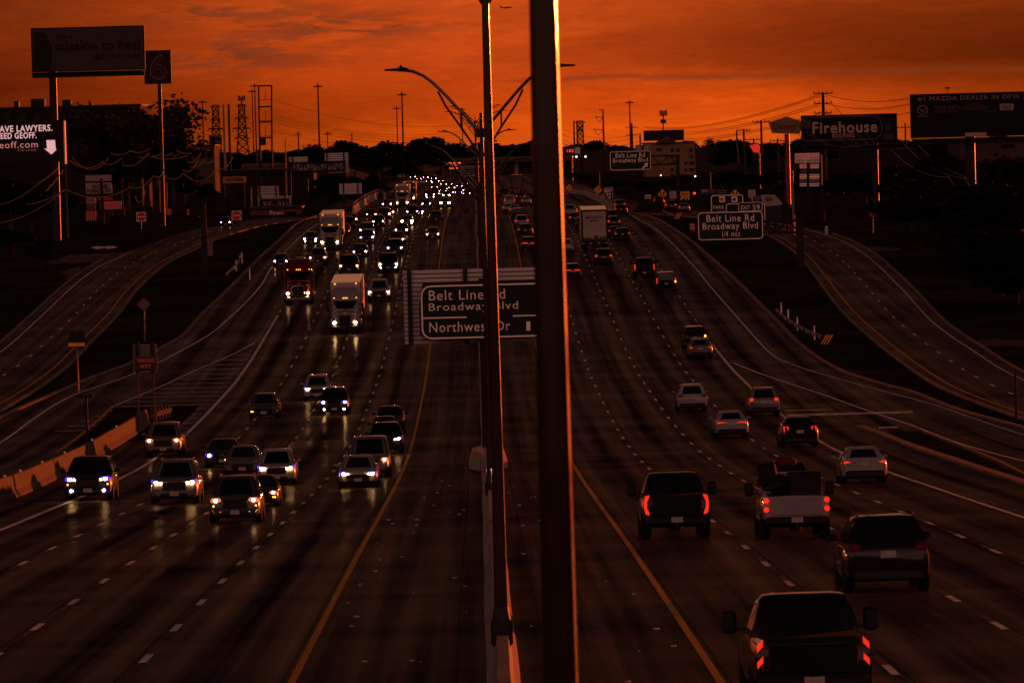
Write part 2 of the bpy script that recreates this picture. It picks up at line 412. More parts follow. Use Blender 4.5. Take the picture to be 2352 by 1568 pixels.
FRL_R = edge([(-220, 1075), (-100, 1000), (0, 935), (132, 847), (196, 783), (256, 723), (296, 671), (350, 621), (390, 595), (426, 579), (486, 551), (546, 531), (606, 517), (656, 509), (742, 497)])
rm = road_mat('frontage_asphalt', (.075, .049, .042), False, .11)
m = MB(); y0, y1 = max(FRR_L.lo, FRR_R.lo), min(FRR_L.hi, FRR_R.hi)
sheet(m, lambda y: FRR_L(y)-.5, lambda y: FRR_R(y)+.6, y0, y1, .035); structure('frontage_road', m, rm)
Lr = (y0, y1)
m = MB(); y0, y1 = max(FRL_L.lo, FRL_R.lo), min(FRL_L.hi, FRL_R.hi)
sheet(m, lambda y: FRL_L(y)-.6, lambda y: FRL_R(y)+.5, y0, y1, .035); structure('frontage_road', m, rm)
Ll = (y0, y1)
# driveways off the frontage roads
def apron(pts, name='driveway'):
    m = MB(); q = [G(*p) for p in pts]; m.quad(*[(p.x, p.y, p.z+.03) for p in q]); structure(name, m, rm)
apron([(1985, 578), (1960, 566), (2066, 569), (2068, 576)]); apron([(2225, 796), (2255, 778), (2450, 788), (2450, 797)])
apron([(148, 640), (186, 612), (132, 625), (180, 641)]); apron([(250, 604), (300, 580), (160, 586), (100, 607)])

wm = mat('white_marking', (.60, .54, .52), .55, 0, .35, 1.2); ym = mat('yellow_marking', (.52, .20, .02), .55, 0, .3, 1.0); bmk = mat('black_marking', (.006, .005, .005), .6, 0, .2, 2)
white, yellow, black = MB(), MB(), MB()
DZ = .042
for sgn in (-1, 1):
    line(yellow, lambda y: sgn*4.2, .16, 60, 2000, DZ)
    for k in (1, 2, 3):
        x = sgn*(4.2 + 3.45*k); y = 70.0 + 2.1*k + (1.7 if sgn > 0 else 0)
        while y < 1700:
            a, b = y, y+3.05
            line(white, lambda q: x, .17, a, b, DZ)
            if sgn < 0: line(black, lambda q: x, .17, a-3.05, a, DZ)
            else: line(black, lambda q: x, .17, b, b+3.05, DZ)
            y += 12.19
xr = lambda y: 18.0; xl = lambda y: -18.0
yB = G(585, 790).y; yBr = G(1685, 836).y
line(white, xr, .22, 60, yBr+30, DZ); line(white, xl, .24, 60, yB+40, DZ)
for sgn, ys in ((-1, yB+45), (1, yBr+34)):
    y = ys
    while y < 900:
        line(white, lambda q: sgn*18.0, .14, y, y+3.05, DZ); y += 12.19
A = edge([(730, 514), (693, 542), (658, 576), (624, 615), (600, 655), (560, 700), (520, 737), (480, 770), (400, 815), (300, 862), (160, 912), (0, 1018), (-120, 1095)])
line(white, A, .18, A.lo, A.hi, DZ)
B1 = edge([(585, 788), (540, 812), (450, 851), (330, 905), (258, 935)]); line(white, B1, .18, B1.lo, B1.hi, DZ)
B3 = edge([(258, 935), (200, 988), (130, 1040)]); line(yellow, B3, .16, B3.lo, B3.hi, DZ)
W1 = edge([(1685, 834), (1736, 855), (1805, 879), (1913, 915), (2007, 949), (2100, 980), (2352, 1060)]); line(white, W1, .18, W1.lo, W1.hi, DZ)
W2 = edge([(1440, 488), (1470, 507), (1500, 523), (1549, 565), (1599, 618), (1632, 659), (1709, 747), (1774, 816), (1790, 826), (1955, 879), (2123, 924), (2179, 941), (2352, 1000)]); line(white, W2, .16, W2.lo, W2.hi, DZ)
W3 = edge([(2120, 990), (2200, 1020), (2300, 1062), (2400, 1110)]); line(yellow, W3, .16, W3.lo, W3.hi, DZ)
for k in range(17):          # chevron bars across the gore on the left
    y = yB - 14 - k*6.2
    x0, x1 = B1(y)+.3, -18.3
    if x1-x0 > .8: white.add([(x0, y, gz(y)+DZ), (x1, y-.4, gz(y-.4)+DZ), (x1, y+.05, gz(y+.05)+DZ), (x0, y+.45, gz(y+.45)+DZ)], [(0, 1, 2, 3)])
line(yellow, lambda y: FRR_L(y)+.35, .16, Lr[0], min(Lr[1], 760), .047); line(white, lambda y: FRR_R(y)-.35, .14, Lr[0], min(Lr[1], 690), .047)
line(yellow, lambda y: FRL_R(y)-.35, .16, Ll[0], 700, .047); line(white, lambda y: FRL_L(y)+.35, .14, Ll[0], 640, .047)
for fa, fb_, (a, b) in ((FRR_L, FRR_R, Lr), (FRL_L, FRL_R, Ll)):
    y = a+2
    while y < min(b, 760):
        mid = lambda q: .5*(fa(q)+fb_(q))
        line(white, mid, .16, y, y+3.05, .047); y += 12.19
structure('white_road_markings', white, wm); structure('yellow_road_markings', yellow, ym); structure('black_road_markings', black, bmk)
km = mat('kerb_concrete', (.16, .11, .085), .85, 0, .4, .6)
m = MB(); kerb(m, KERB_L, .35, KERB_L.lo, KERB_L.hi, .14); kerb(m, lambda y: FRL_R(y)+.62, .25, Ll[0], 800, .13); kerb(m, lambda y: FRL_L(y)-.72, .25, Ll[0], 620, .13)
structure('kerb', m, km)
m = MB(); kerb(m, KERB_R, .35, KERB_R.lo, KERB_R.hi, .14); kerb(m, lambda y: FRR_L(y)-.62, .25, Lr[0], 800, .13); kerb(m, lambda y: FRR_R(y)+.72, .25, Lr[0], 640, .13)
structure('kerb', m, km)
# drain grating lip catching the light across the exit gore
m = MB(); a, b = G(1800, 951), G(2105, 953)
m.box(((a.x+b.x)/2, (a.y+b.y)/2, gz(a.y)+.07), (b.x-a.x, .30, .09)); structure('drain_kerb', m, mat('drain_metal', (.6, .5, .45), .25, .9, .2, 2))
m = MB(); a = G(2040, 984); m.box((a.x, a.y, a.z+.06), (1.1, .25, .08)); a = G(1820, 944); m.box((a.x+1, a.y, a.z+.05), (3.0, .12, .03)); structure('drain_kerb', m, MATS['drain_metal'])
K3 = edge([(1975, 983), (2030, 1002), (2130, 1040), (2250, 1080), (2420, 1135)])
m = MB(); kerb(m, K3, .5, K3.lo, K3.hi, .16); structure('kerb', m, km)
m = MB(); sheet(m, K3, lambda y: W3(y)-.4, max(K3.lo, W3.lo), min(K3.hi, W3.hi)-1, .05)
sheet(m, lambda y: B3(y)+.3, lambda y: max(B3(y)+.4, -19.0 if y > 330 else -25.5), B3.lo, B3.hi-2, .05); structure('gore_grass', m, bpy.data.materials['roadside_grass'], kind='structure')
# loose grit and scraps lying on the median shoulders
m = MB(); rr = random.Random(3)
for i in range(90):
    y = rr.uniform(75, 260); x = rr.choice((-1, 1))*rr.uniform(.7, 3.9); s_ = rr.uniform(.02, .07)
    m.box((x, y, gz(y)+.03+s_*.3), (s_*2, s_*1.4, s_*.6), rr.uniform(0, 3))
structure('road_litter', m, mat('litter', (.4, .36, .34), .7, 0, .4, 9), kind='stuff')

# ------------------------------------------------------------------ barriers and guardrails
def jersey(mb, pts, h=.85, wb=.6, wt=.16):
    """pts: (x,y) ground polyline -> concrete safety shape"""
    P = [Vector((x, y, gz(y)+.03)) for x, y in pts]; rings = []
    for i, p in enumerate(P):
        d = (P[min(len(P)-1, i+1)]-P[max(0, i-1)]); d.z = 0; d.normalize(); s = Vector((d.y, -d.x, 0))
        rings.append([p + s*a + Vector((0, 0, z)) for a, z in ((wb/2, 0), (wb/2, .08), (wb/2-.13, .33*h), (wt/2, h), (-wt/2, h), (-wb/2+.13, .33*h), (-wb/2, .08), (-wb/2, 0))])
    mb.loft(rings)
m = MB(); jersey(m, [(0 + .015*math.sin(y*.9) , y) for y in range(30, 1300, 6)], .9, .66, .22)
t = thing('median_barrier', 'long pale concrete barrier between the two carriageways', 'barrier', (0, 284, gz(284)))
part('wall', m, mat('median_concrete', (.20, .165, .155), .7, 0, .5, .35, stretch=(1, .35, 1)), t)
m = MB(); p = G(1096, 1049); p = Vector((-.35, 281, gz(281)))
rg = []
for y, w in ((-7, .33), (-2.5, .95), (2.5, .95), (7, .33)):
    z = gz(281+y); rg.append([(-w, 281+y, z), (-w, 281+y, z+.3), (-w*.82, 281+y, z+.92), (w*.82, 281+y, z+.92), (w, 281+y, z+.3), (w, 281+y, z)])
m.loft(rg); part('pier_flare', m, CONC(), t)

def pxpath(pts, n=5):
    P = [G(*p) for p in pts]; o = []
    for a, b in zip(P, P[1:]):
        for i in range(n): o.append(a.lerp(b, i/n))
    return [(p.x, p.y) for p in o + [P[-1]]]
BL = pxpath([(335, 977), (250, 1031), (150, 1086), (60, 1129), (0, 1153), (-90, 1187), (-160, 1210)])
t = thing('concrete_barrier', 'stained concrete barrier lit orange beside the entrance ramp, behind the black suv', 'barrier', (*BL[0], gz(BL[0][1])))
m = MB(); jersey(m, BL, .98, .62, .16); part('wall', m, mat('barrier_stained', (.055, .047, .037), .8, 0, .6, .5), t)
for i in range(1, len(BL), 3): m = MB(); m.box((BL[i][0], BL[i][1], gz(BL[i][1])+1.06), (.10, .06, .10)); part('reflector', m, WHITE(), t)
c = G(345, 972)
t = thing('crash_cushion', 'dark crash cushion capping the nose of the concrete ramp barrier', 'crash cushion', c)
m = MB()
for k in range(5): m.cbox((c.x+.14*k, c.y+1.0+1.1*k, gz(c.y+1+1.1*k)+.45), (.75, 1.0, .85), .08)
part('cell', m, RUBBER(), t)
m = MB()
for k in (-1, 1): m.box((c.x+.28+k*.42, c.y+3.2, c.z+.55), (.05, 5.6, .3), -.12)
part('side_rail', m, RUBBER(), t)
m = MB()
for k in range(4): m.box((c.x-.22+k*.18, c.y+.42, c.z+.5), (.07, .03, .6), 0, rad(35))
part('stripe_panel', m, mat('panel_yellow', (.12, .06, .012), .5, 0, .2, 3), t)

def far_barrier(pts, label, h=.85, m_=None):
    P = pxpath(pts, 4); t = thing('ramp_barrier', label, 'barrier', (*P[0], gz(P[0][1])))
    m = MB(); jersey(m, P, h, .55, .2); part('wall', m, m_ or CONC(), t)
    r = MB(); r.tube([(x, y, gz(y)+h+.42) for x, y in P], .06, 6)
    part('hand_rail', r, STEEL(), t)
    for x, y in P[::2]: q = MB(); q.cyl((x, y, gz(y)+h-.05), (x, y, gz(y)+h+.44), .05, n=6); part('rail_post', q, STEEL(), t)
    return t
far_barrier([(812, 493), (828, 480), (846, 467), (862, 459), (874, 455), (884, 458)], 'sunlit concrete ramp barrier with rail, above the parked line of oncoming traffic', 1.2)
far_barrier([(1420, 494), (1395, 476), (1370, 460), (1345, 449), (1320, 445), (1300, 443)], 'curved concrete ramp barrier beside the green exit 59 board')
# retaining wall of the ramp that climbs away, far behind the left signs
m = MB(); Q = [at(795, 400, 1650), at(835, 412, 1560), at(865, 430, 1450), at(884, 452, 1330), at(897, 470, 1200)]
T_ = [at(795, 388, 1650), at(835, 398, 1560), at(868, 416, 1450), at(888, 436, 1330), at(900, 455, 1200)]
for i in range(4):
    m.loft([[Q[i], Q[i]+Vector((.6, 0, 0)), T_[i]+Vector((.6, 0, 0)), T_[i]], [Q[i+1], Q[i+1]+Vector((.6, 0, 0)), T_[i+1]+Vector((.6, 0, 0)), T_[i+1]]])
for i in range(5): m.box((Q[i].x+.3, Q[i].y, (Q[i].z+gz(Q[i].y))/2), (.7, 2.5, abs(Q[i].z-gz(Q[i].y))+.5))
t = thing('retaining_wall', 'brown retaining wall of the ramp climbing away behind the trees', 'wall', (Q[0].x, Q[0].y, gz(Q[0].y)))
part('wall', m, mat('retaining_concrete', (.22, .13, .08), .85, 0, .4, .3), t)

def guardrail(pts, label, end=False):
    P = pxpath(pts, 6); t = thing('guardrail', label, 'guardrail', (*P[0], gz(P[0][1])))
    m = MB(); rings = []
    for i, (x, y) in enumerate(P):
        a, b = P[max(0, i-1)], P[min(len(P)-1, i+1)]; d = Vector((b[0]-a[0], b[1]-a[1], 0)).normalized(); s = Vector((d.y, -d.x, 0)); z = gz(y); p = Vector((x, y, z))
        rings.append([p + s*o + Vector((0, 0, h)) for o, h in ((0, .45), (.07, .52), (.02, .6), (.07, .69), (0, .76), (-.03, .76), (-.03, .45))])
    m.loft(rings); part('rail', m, mat('rail_pale', (.30, .22, .19), .6, .2, .3, 1.5), t)
    for i in range(0, len(P), 3):
        x, y = P[i]; q = MB(); q.box((x-.08, y+.1, gz(y)+.33), (.14, .16, .8)); part('post', q, WOOD(), t)
    if end:
        x, y = P[-1]; q = MB(); q.box((x, y-.12, gz(y)+.62), (.75, .03, .75)); part('end_panel', q, BLACKP(), t)
        q = MB()
        for k in (-.22, 0.0, .22): q.add([(x+k-.3*.8, y-.15, gz(y)+.27), (x+k-.16, y-.15, gz(y)+.27), (x+k+.3, y-.15, gz(y)+.97), (x+k+.3-.14, y-.15, gz(y)+.97)], [(0, 1, 2, 3)])
        part('end_stripe', q, ORANGE(), t)
    return t
guardrail([(1783, 728), (1800, 744), (1825, 762), (1850, 776), (1880, 789), (1899, 798)], 'curved steel guardrail with striped end panel below the thick sign post', True)
guardrail([(1523, 495), (1532, 501), (1545, 506), (1557, 508)], 'short steel guardrail with striped end on the far exit island', True)
guardrail([(552, 600), (550, 612), (541, 625), (530, 634), (520, 643)], 'short curved steel guardrail on the grass beside the entrance ramp')
guardrail([(733, 503), (745, 501), (757, 499)], 'small steel guardrail end at the far corner of the grass island')
def delineator(x, y, label, grp):
    p = G(x, y); t = thing('delineator_post', label, 'marker post', p, group=grp)
    m = MB(); m.box((p.x, p.y, p.z+.55), (.10, .05, 1.1)); part('post', m, WHITE(), t)
    m = MB(); m.box((p.x, p.y-.04, p.z+.95), (.08, .03, .16)); part('reflector', m, mat('reflector', (.7, .6, .5), .2, .3, .1, 4), t)
for x, y in ((1795, 724), (1811, 741), (1832, 759), (1871, 780)): delineator(x, y, 'slim white marker post standing behind the curved striped-end guardrail', 'marker posts behind the guardrail')
for x, y in ((545, 622), (558, 604), (576, 643)): delineator(x-2, y, 'slim white marker post beside the short guardrail on the grass', 'marker posts on the grass island')

# ------------------------------------------------------------------ vehicles
HL_V = lambda: glow_m('headlight_halo_violet', (.07, .03, .95), 1.5)  # violet lens glow imitates the chromatic halo around the bright core
HL_W = lambda: glow_m('headlight_core', (1.0, .52, .17), 130.0)
HL_WARM = lambda: glow_m('headlight_warm', (1.0, .52, .22), 55.0)
HL_PINK = lambda: glow_m('headlight_pink', (1.0, .26, .14), .8)
AMBER = lambda: glow_m('lamp_amber', (1.0, .36, .03), 4.0)
YEL = lambda: glow_m('fog_ring', (1.0, .72, .18), 1.6)
TAIL = lambda: glow_m('tail_red', (1.0, .028, .008), .95)
TAILD = lambda: mat('tail_lens_dark', (.12, .006, .006), .25, 0, 0)
LENS = lambda: mat('headlight_lens', (.10, .10, .11), .12, .2, 0)
PLATE = lambda: mat('licence_plate', (.28, .25, .24), .5, 0, .35, 14)

SPEC = {  # L, W, H, hull stations (y, zb, zt, half-width), cabin (zbelt, y0,y1 base, y0,y1 roof, wb, wr)
 'sedan': (4.8, 1.84, 1.45, [(-2.4, .42, .86, .76), (-2.28, .27, 1.02, .86), (-1.85, .21, 1.05, .915), (-.9, .2, .95, .92), (.85, .2, .93, .92), (1.3, .2, .90, .92), (1.95, .22, .80, .89), (2.28, .25, .70, .83), (2.4, .32, .58, .72)],
           (.90, -1.95, 1.35, -1.15, .25, .84, .60)),
 'suv': (4.75, 1.93, 1.72, [(-2.37, .45, .98, .80), (-2.27, .30, 1.12, .90), (-1.8, .25, 1.12, .955), (-.8, .24, 1.08, .965), (.8, .24, 1.06, .965), (1.25, .24, 1.05, .96), (1.95, .25, .98, .93), (2.25, .28, .88, .87), (2.37, .36, .70, .76)],
         (1.04, -2.26, 1.25, -1.92, .42, .90, .68)),
 'van': (5.2, 2.0, 1.95, [(-2.6, .40, 1.1, .86), (-2.5, .30, 1.2, .95), (-1.8, .26, 1.2, .99), (.8, .26, 1.15, 1.0), (1.6, .26, 1.08, .98), (2.2, .27, .95, .93), (2.5, .30, .80, .86), (2.6, .38, .65, .75)],
         (1.10, -2.5, 1.85, -2.3, .75, .95, .80)),
 'pickup': (5.85, 2.06, 1.96, [(-2.92, .62, 1.16, .93), (-2.85, .56, 1.30, .985), (-1.8, .46, 1.32, 1.02), (-.9, .42, 1.30, 1.03), (.9, .42, 1.26, 1.03), (1.4, .42, 1.24, 1.03), (2.2, .44, 1.18, 1.00), (2.75, .48, 1.10, .96), (2.92, .56, .92, .88)],
            (1.24, -1.05, 1.35, -.72, .55, .93, .74)),
}
PROTO = {}
def lerp(a, b, u): return a + (b-a)*u
def cabin_ring(z, y0, y1, w, c=.10):
    return [(w, y0+c, z), (w, y1-c*1.6, z), (w-c*1.3, y1, z), (-w+c*1.3, y1, z), (-w, y1-c*1.6, z), (-w, y0+c, z), (-w+c, y0, z), (w-c, y0, z)]
def pmesh(key, build, m, smooth=35):
    if key not in PROTO:
        mb = MB(); build(mb); PROTO[key] = mb.mesh(key[1] if isinstance(key, tuple) else key, m, None, smooth)
    return PROTO[key]
def hull(mb, kind):
    L, Wd, H, st, cb = SPEC[kind]
    rings = []
    for y, zb, zt, w in st:
        h = zt-zb
        half = [(w*.80, zb), (w*.97, zb+.12*h), (w, zb+.42*h), (w*.985, zb+.70*h), (w*.945, zb+.90*h), (w*.84, zt), (w*.4, zt+.025)]
        rings.append([(x, y, z) for x, z in half] + [(-x, y, z) for x, z in reversed(half)])
    mb.loft(rings)
    zb, y0, y1, r0, r1, wb, wr = cb
    R_ = [cabin_ring(zb-.12, y0-.01, y1+.04, wb), cabin_ring(zb, y0, y1, wb)]
    for u in (.35, .7): R_.append(cabin_ring(lerp(zb, H-.07, u), lerp(y0, r0, u), lerp(y1, r1, u), lerp(wb, wr, u)+.02*u*(1-u)*4))
    R_ += [cabin_ring(H-.07, r0, r1, wr), cabin_ring(H-.025, r0+.06, r1-.07, wr-.05), cabin_ring(H, r0+.2, r1-.25, wr-.22)]
    mb.loft(R_)
def pane(mb, kind, which, sgn=1):
    L, Wd, H, st, (zb, y0, y1, r0, r1, wb, wr) = SPEC[kind]; zt = H-.07
    if which in ('front', 'rear'):
        a, b = (y1, r1) if which == 'front' else (y0, r0); s = 1 if which == 'front' else -1
        rows_ = []
        for u in (.05, .5, .93):
            z = lerp(zb, zt, u); y = lerp(a, b, u) + s*.018; w = lerp(wb, wr, u)-.075
            rows_.append([(k*w, y - s*.03*abs(k)**3, z) for k in (-1, -.6, 0, .6, 1)])
        for r_, q in zip(rows_, rows_[1:]): mb.add(r_+q, [(i, i+1, i+6, i+5) for i in range(4)])
    else:
        for f0, f1 in (((.05, .47), (.51, .95)) if kind != 'pickup' else ((.04, .46), (.5, .96))):
            pts = []
            for u, f in ((.12, f0), (.12, f1), (.9, f1), (.9, f0)):
                z = lerp(zb, zt, u); A, B = lerp(y0, r0, u)+.16, lerp(y1, r1, u)-.20
                pts.append((sgn*(lerp(wb, wr, u)+.02*u*(1-u)*4+.012), lerp(A, B, f), z))
            mb.quad(*pts)
def wheel(mb, r, w):
    n = 18; prof = [(-w/2, r*.62), (-w/2, r*.93), (-w/2+.03, r), (w/2-.03, r), (w/2, r*.93), (w/2, r*.62)]
    mb.loft([[(x, q*math.cos(2*math.pi*i/n), q*math.sin(2*math.pi*i/n)) for i in range(n)] for x, q in prof])
def rim(mb, r, w, sgn):
    n = 15
    mb.loft([[(sgn*(w/2-.03), r*.64*math.cos(2*math.pi*i/n), r*.64*math.sin(2*math.pi*i/n)) for i in range(n)], [(sgn*(w/2-.01), r*(.60 if i % 3 else .50)*math.cos(2*math.pi*i/n), r*(.60 if i % 3 else .50)*math.sin(2*math.pi*i/n)) for i in range(n)], [(sgn*(w/2+.0), r*.15*math.cos(2*math.pi*i/n), r*.15*math.sin(2*math.pi*i/n)) for i in range(n)]])
HLPOS = {'sedan': (.66, 2.30, .66, .38, .17), 'suv': (.70, 2.24, .86, .38, .19), 'van': (.74, 2.46, .86, .34, .2), 'pickup': (.80, 2.80, .96, .32, .26)}
TLPOS = {'sedan': (.67, -2.33, .86, .38, .15), 'suv': (.74, -2.33, 1.03, .30, .24), 'van': (.86, -2.56, 1.1, .16, .42), 'pickup': (.90, -2.90, 1.06, .13, .40)}

def fleet(kind, color, root, big, lights, tails, opts=''):
    """adds the parts of one vehicle under root; meshes are shared between vehicles"""
    L, Wd, H, st, cb = SPEC[kind]
    P = lambda name, key, build, m, sm=35, par=root: ob(name, pmesh((key, name), build, m, sm), par)
    body = P('body', kind+color, lambda mb: hull(mb, kind), paint(color))
    hx, hy, hz, hw, hh = HLPOS[kind]; tx, ty, tz, tw, th = TLPOS[kind]
    P('windshield', kind, lambda mb: pane(mb, kind, 'front'), GLASS())
    P('rear_window', kind, lambda mb: pane(mb, kind, 'rear'), GLASS())
    if big:
        for s in (-1, 1): P('side_window', kind+str(s), lambda mb: pane(mb, kind, 'side', s), GLASS())
        wr = {'sedan': .33, 'suv': .37, 'van': .36, 'pickup': .42}[kind]; ww = .24 if kind != 'pickup' else .29
        xo = Wd/2-ww/2-.005; fy, ry = {'sedan': (1.42, -1.38), 'suv': (1.42, -1.36), 'van': (1.62, -1.55), 'pickup': (1.85, -1.72)}[kind]
        for s in (-1, 1):
            for yy in (fy, ry):
                w = P('wheel', f'{kind}w', lambda mb: wheel(mb, wr, ww), RUBBER()); w.location = (s*xo, yy, wr)
                P('rim', f'{kind}{s}', lambda mb: rim(mb, wr, ww, s), STEEL(), 35, w)
            my = {'sedan': .78, 'suv': .78, 'van': 1.35, 'pickup': .95}[kind]; mz = cb[0]+.06; tow = 'tow' in opts
            def mir(mb):
                x = Wd/2 + (.20 if tow else .10)
                mb.cbox((s*x, my, mz+(.12 if tow else .06)), (.26 if tow else .23, .13, .40 if tow else .16), .05); mb.box((s*(Wd/2-.02), my, mz), (.30 if tow else .18, .07, .05))
            P('mirror', f'{kind}{s}{tow}{color}', mir, TRIM() if tow or color == 'black' else paint(color))
        def fb(mb):
            y, zb, zt, w = st[-1]; y2, zb2, _, w2 = st[-2]
            mb.cbox((0, y2-.02, zb2+.07), (w2*1.86, .22, .26), .05); mb.cbox((0, y-.03, zb+.02), (w*1.5, .10, .16), .04)
        P('front_bumper', kind, fb, TRIM())
        def rb(mb):
            y, zb, zt, w = st[0]
            if kind == 'pickup':
                mb.cbox((0, y-.08, zb-.02), (w*2.02, .24, .22), .05); mb.box((0, y-.22, zb-.17), (.10, .12, .16)); mb.cyl((-.85, y+1.1, .42), (.85, y+1.1, .42), .07); mb.ball((0, y+1.1, .40), (.22, .2, .2))
            else: mb.cbox((0, y+.02, zb-.02), (w*2.0, .22, .28), .06)
        P('rear_bumper', kind, rb, TRIM() if color != 'white' or kind != 'pickup' else DARKSTEEL())
        gh = {'sedan': (1.05, .20, .52), 'suv': (.95, .30, .72), 'van': (.9, .26, .74), 'pickup': (1.22, .42, .86)}[kind]
        def gr(mb):
            y = st[-1][0] + .012
            mb.cbox((0, y, gh[2]), (gh[0], .06, gh[1]), .03)
            for k in range(4): mb.box((0, y+.032, gh[2]-gh[1]*.36+k*gh[1]*.24), (gh[0]*.94, .02, gh[1]*.06))
        P('grille', kind, gr, TRIM())
        def pl(s):
            def f(mb):
                y = st[-1][0]+.055 if s > 0 else st[0][0]-(.035 if kind != 'pickup' else .215); z = (st[-1][1]+.06) if s > 0 else (.80 if kind == 'sedan' else .88 if kind == 'suv' else .9)
                if kind == 'pickup' and s < 0: z = .62
                mb.box((0, y, z), (.34, .02, .16))
            return f
        P('licence_plate', kind+'f', pl(1), PLATE()); P('licence_plate', kind+'r', pl(-1), PLATE())
        if kind == 'suv' and 'rack' in opts:
            for s in (-1, 1): P('roof_rail', f'{kind}{s}', lambda mb: mb.tube([(s*.62, -1.7, H-.05), (s*.63, -1.5, H+.035), (s*.63, .1, H+.035), (s*.62, .35, H-.06)], .022, 6), TRIM())
        if kind == 'pickup':
            P('bed_shade', kind, lambda mb: mb.box((0, -1.95, 1.335), (1.62, 1.66, .02)), BLACKP())  # black sheet on the solid hull, painted shade of an open bed
            P('tailgate', kind+color, lambda mb: (mb.cbox((0, -2.925, .98), (1.50, .05, .48), .02), mb.box((0, -2.955, 1.10), (.26, .02, .07)), mb.box((0, -2.955, .98), (.9, .012, .012)), mb.box((0, -2.955, .84), (1.3, .012, .015))), paint(color))
    # lights -------------------------------------------------
    def lens(s):
        def f(mb):
            if 'slant' in opts: mb.prism([(s*(hx-hw*.55), hz-hh*.55), (s*(hx-hw*.5), hz-hh*.1), (s*(hx+hw*.5), hz+hh*.7), (s*(hx+hw*.5), hz+hh*.05)], hy-.12, hy+.085)
            else: mb.cbox((s*hx, hy, hz), (hw, .22, hh), .06)
        return f
    for s in (-1, 1):
        side = 'L' if s > 0 else 'R'     # the viewer's side when the car comes towards the camera: s>0 shows on the viewer's left
        mode = lights if isinstance(lights, str) else lights[0 if s > 0 else 1]
        lm = {'v': HL_V, 'w': HL_V, 'p': HL_PINK, 'a': LENS, '0': LENS, 'W': HL_WARM, 's': HL_V}[mode]()
        h = P('headlight', f'{kind}{s}{mode}{"slant" in opts}', lens(s), lm)
        if mode in 'vwpsW':
            r = (1.0 if big else .62)*{'v': .074, 'w': .13, 'p': .066, 's': .055, 'W': .17}[mode]; cm = HL_WARM() if mode == 'p' else HL_W()
            P('bulb', f'{kind}{s}{mode}{big}', lambda mb: (mb.ball((s*hx, hy+.10, hz), (r*(1.5 if mode == 's' else 1), .05, r)), mb.ball((s*(hx-.17), hy+.11, hz-.02), (.05, .03, .04)) if mode == 's' else None), cm, 60, h)
        if mode == 'a' or 'amber' in opts: P('indicator', f'{kind}{s}', lambda mb: mb.cbox((s*(hx+.02), hy+.06, hz-hh*.5-.12), (.20, .10, .12), .04), AMBER())
        if 'fog' in opts:
            q = P('fog_light', f'{kind}{s}v', lambda mb: mb.cbox((s*(hx-.06), st[-1][0]-.0, st[-1][1]+.05), (.22, .12, .12), .04), HL_V())
            P('bulb', f'{kind}{s}fog', lambda mb: mb.ball((s*(hx-.06), st[-1][0]+.06, st[-1][1]+.05), (.06, .03, .05)), HL_W(), 60, q)
        if 'ring' in opts:
            P('fog_light', f'{kind}{s}r', lambda mb: mb.tube([(s*(hx-.17), st[-1][0]-.02, .44), (s*(hx+.02), st[-1][0]-.04, .56), (s*(hx+.12), st[-1][0]-.10, .50), (s*(hx+.05), st[-1][0]-.04, .41), (s*(hx-.17), st[-1][0]-.02, .44)], .025, 6), YEL())
        if 'drl' in opts:
            P('running_light', f'{kind}{s}', lambda mb: mb.prism([(s*(hx+.17), hz-.24), (s*(hx-.05), hz-.24), (s*(hx-.05), hz-.19), (s*(hx+.12), hz-.19), (s*(hx+.12), hz+.14), (s*(hx+.17), hz+.14)], hy+.0, hy+.14), YEL())
        tm = TAIL() if tails != '0' else TAILD()
        def tl(mb):
            if tails == 'bar': mb.cbox((s*.47, ty-.01, tz), (.62, .12, .11), .03)
            elif tails == 'round':
                for z in (tz+.13, tz-.13): mb.cyl((s*tx, ty-.06, z), (s*tx, ty+.06, z), .085, n=12)
            elif tails == 'cee':
                p = [(tx-.10, tz+.30), (tx+.02, tz+.27), (tx+.06, tz+.1), (tx+.06, tz-.1), (tx+.02, tz-.27), (tx-.10, tz-.30), (tx-.08, tz-.19), (tx-.03, tz-.1), (tx-.03, tz+.1), (tx-.08, tz+.19)]
                mb.prism([(s*x, z) for x, z in p], ty-.05, ty+.08)
            elif tails == 'dash':
                for z in (tz+.17, tz-.10): mb.prism([(s*(tx-.06), z-.02), (s*(tx-.06), z+.09), (s*(tx+.04), z-.01), (s*(tx+.04), z-.12)] if s < 0 else [(s*(tx+.04), z-.10), (s*(tx+.04), z+.01), (s*(tx-.06), z+.11), (s*(tx-.06), z)], ty-.05, ty+.08)
            elif tails == 'tall': mb.cbox((s*(tx+.05), ty, tz+.08), (.10, .12, .55), .03)
            elif tails == 'box':
                mb.tube([(s*(tx-.09), ty-.03, tz-.17), (s*(tx-.09), ty-.03, tz+.17), (s*(tx+.09), ty-.01, tz+.17), (s*(tx+.09), ty-.01, tz-.17), (s*(tx-.09), ty-.03, tz-.17)], .035, 6)
            else: mb.cbox((s*tx, ty, tz), (tw*.85, .14, th*.8), .05)
        P('tail_light', f'{kind}{s}{tails}', tl, tm)
    if 'turn' in opts: P('indicator', kind+'turn', lambda mb: mb.ball((TLPOS[kind][0]+.03, ty-.05, tz-.02), (.09, .05, .11)), AMBER())

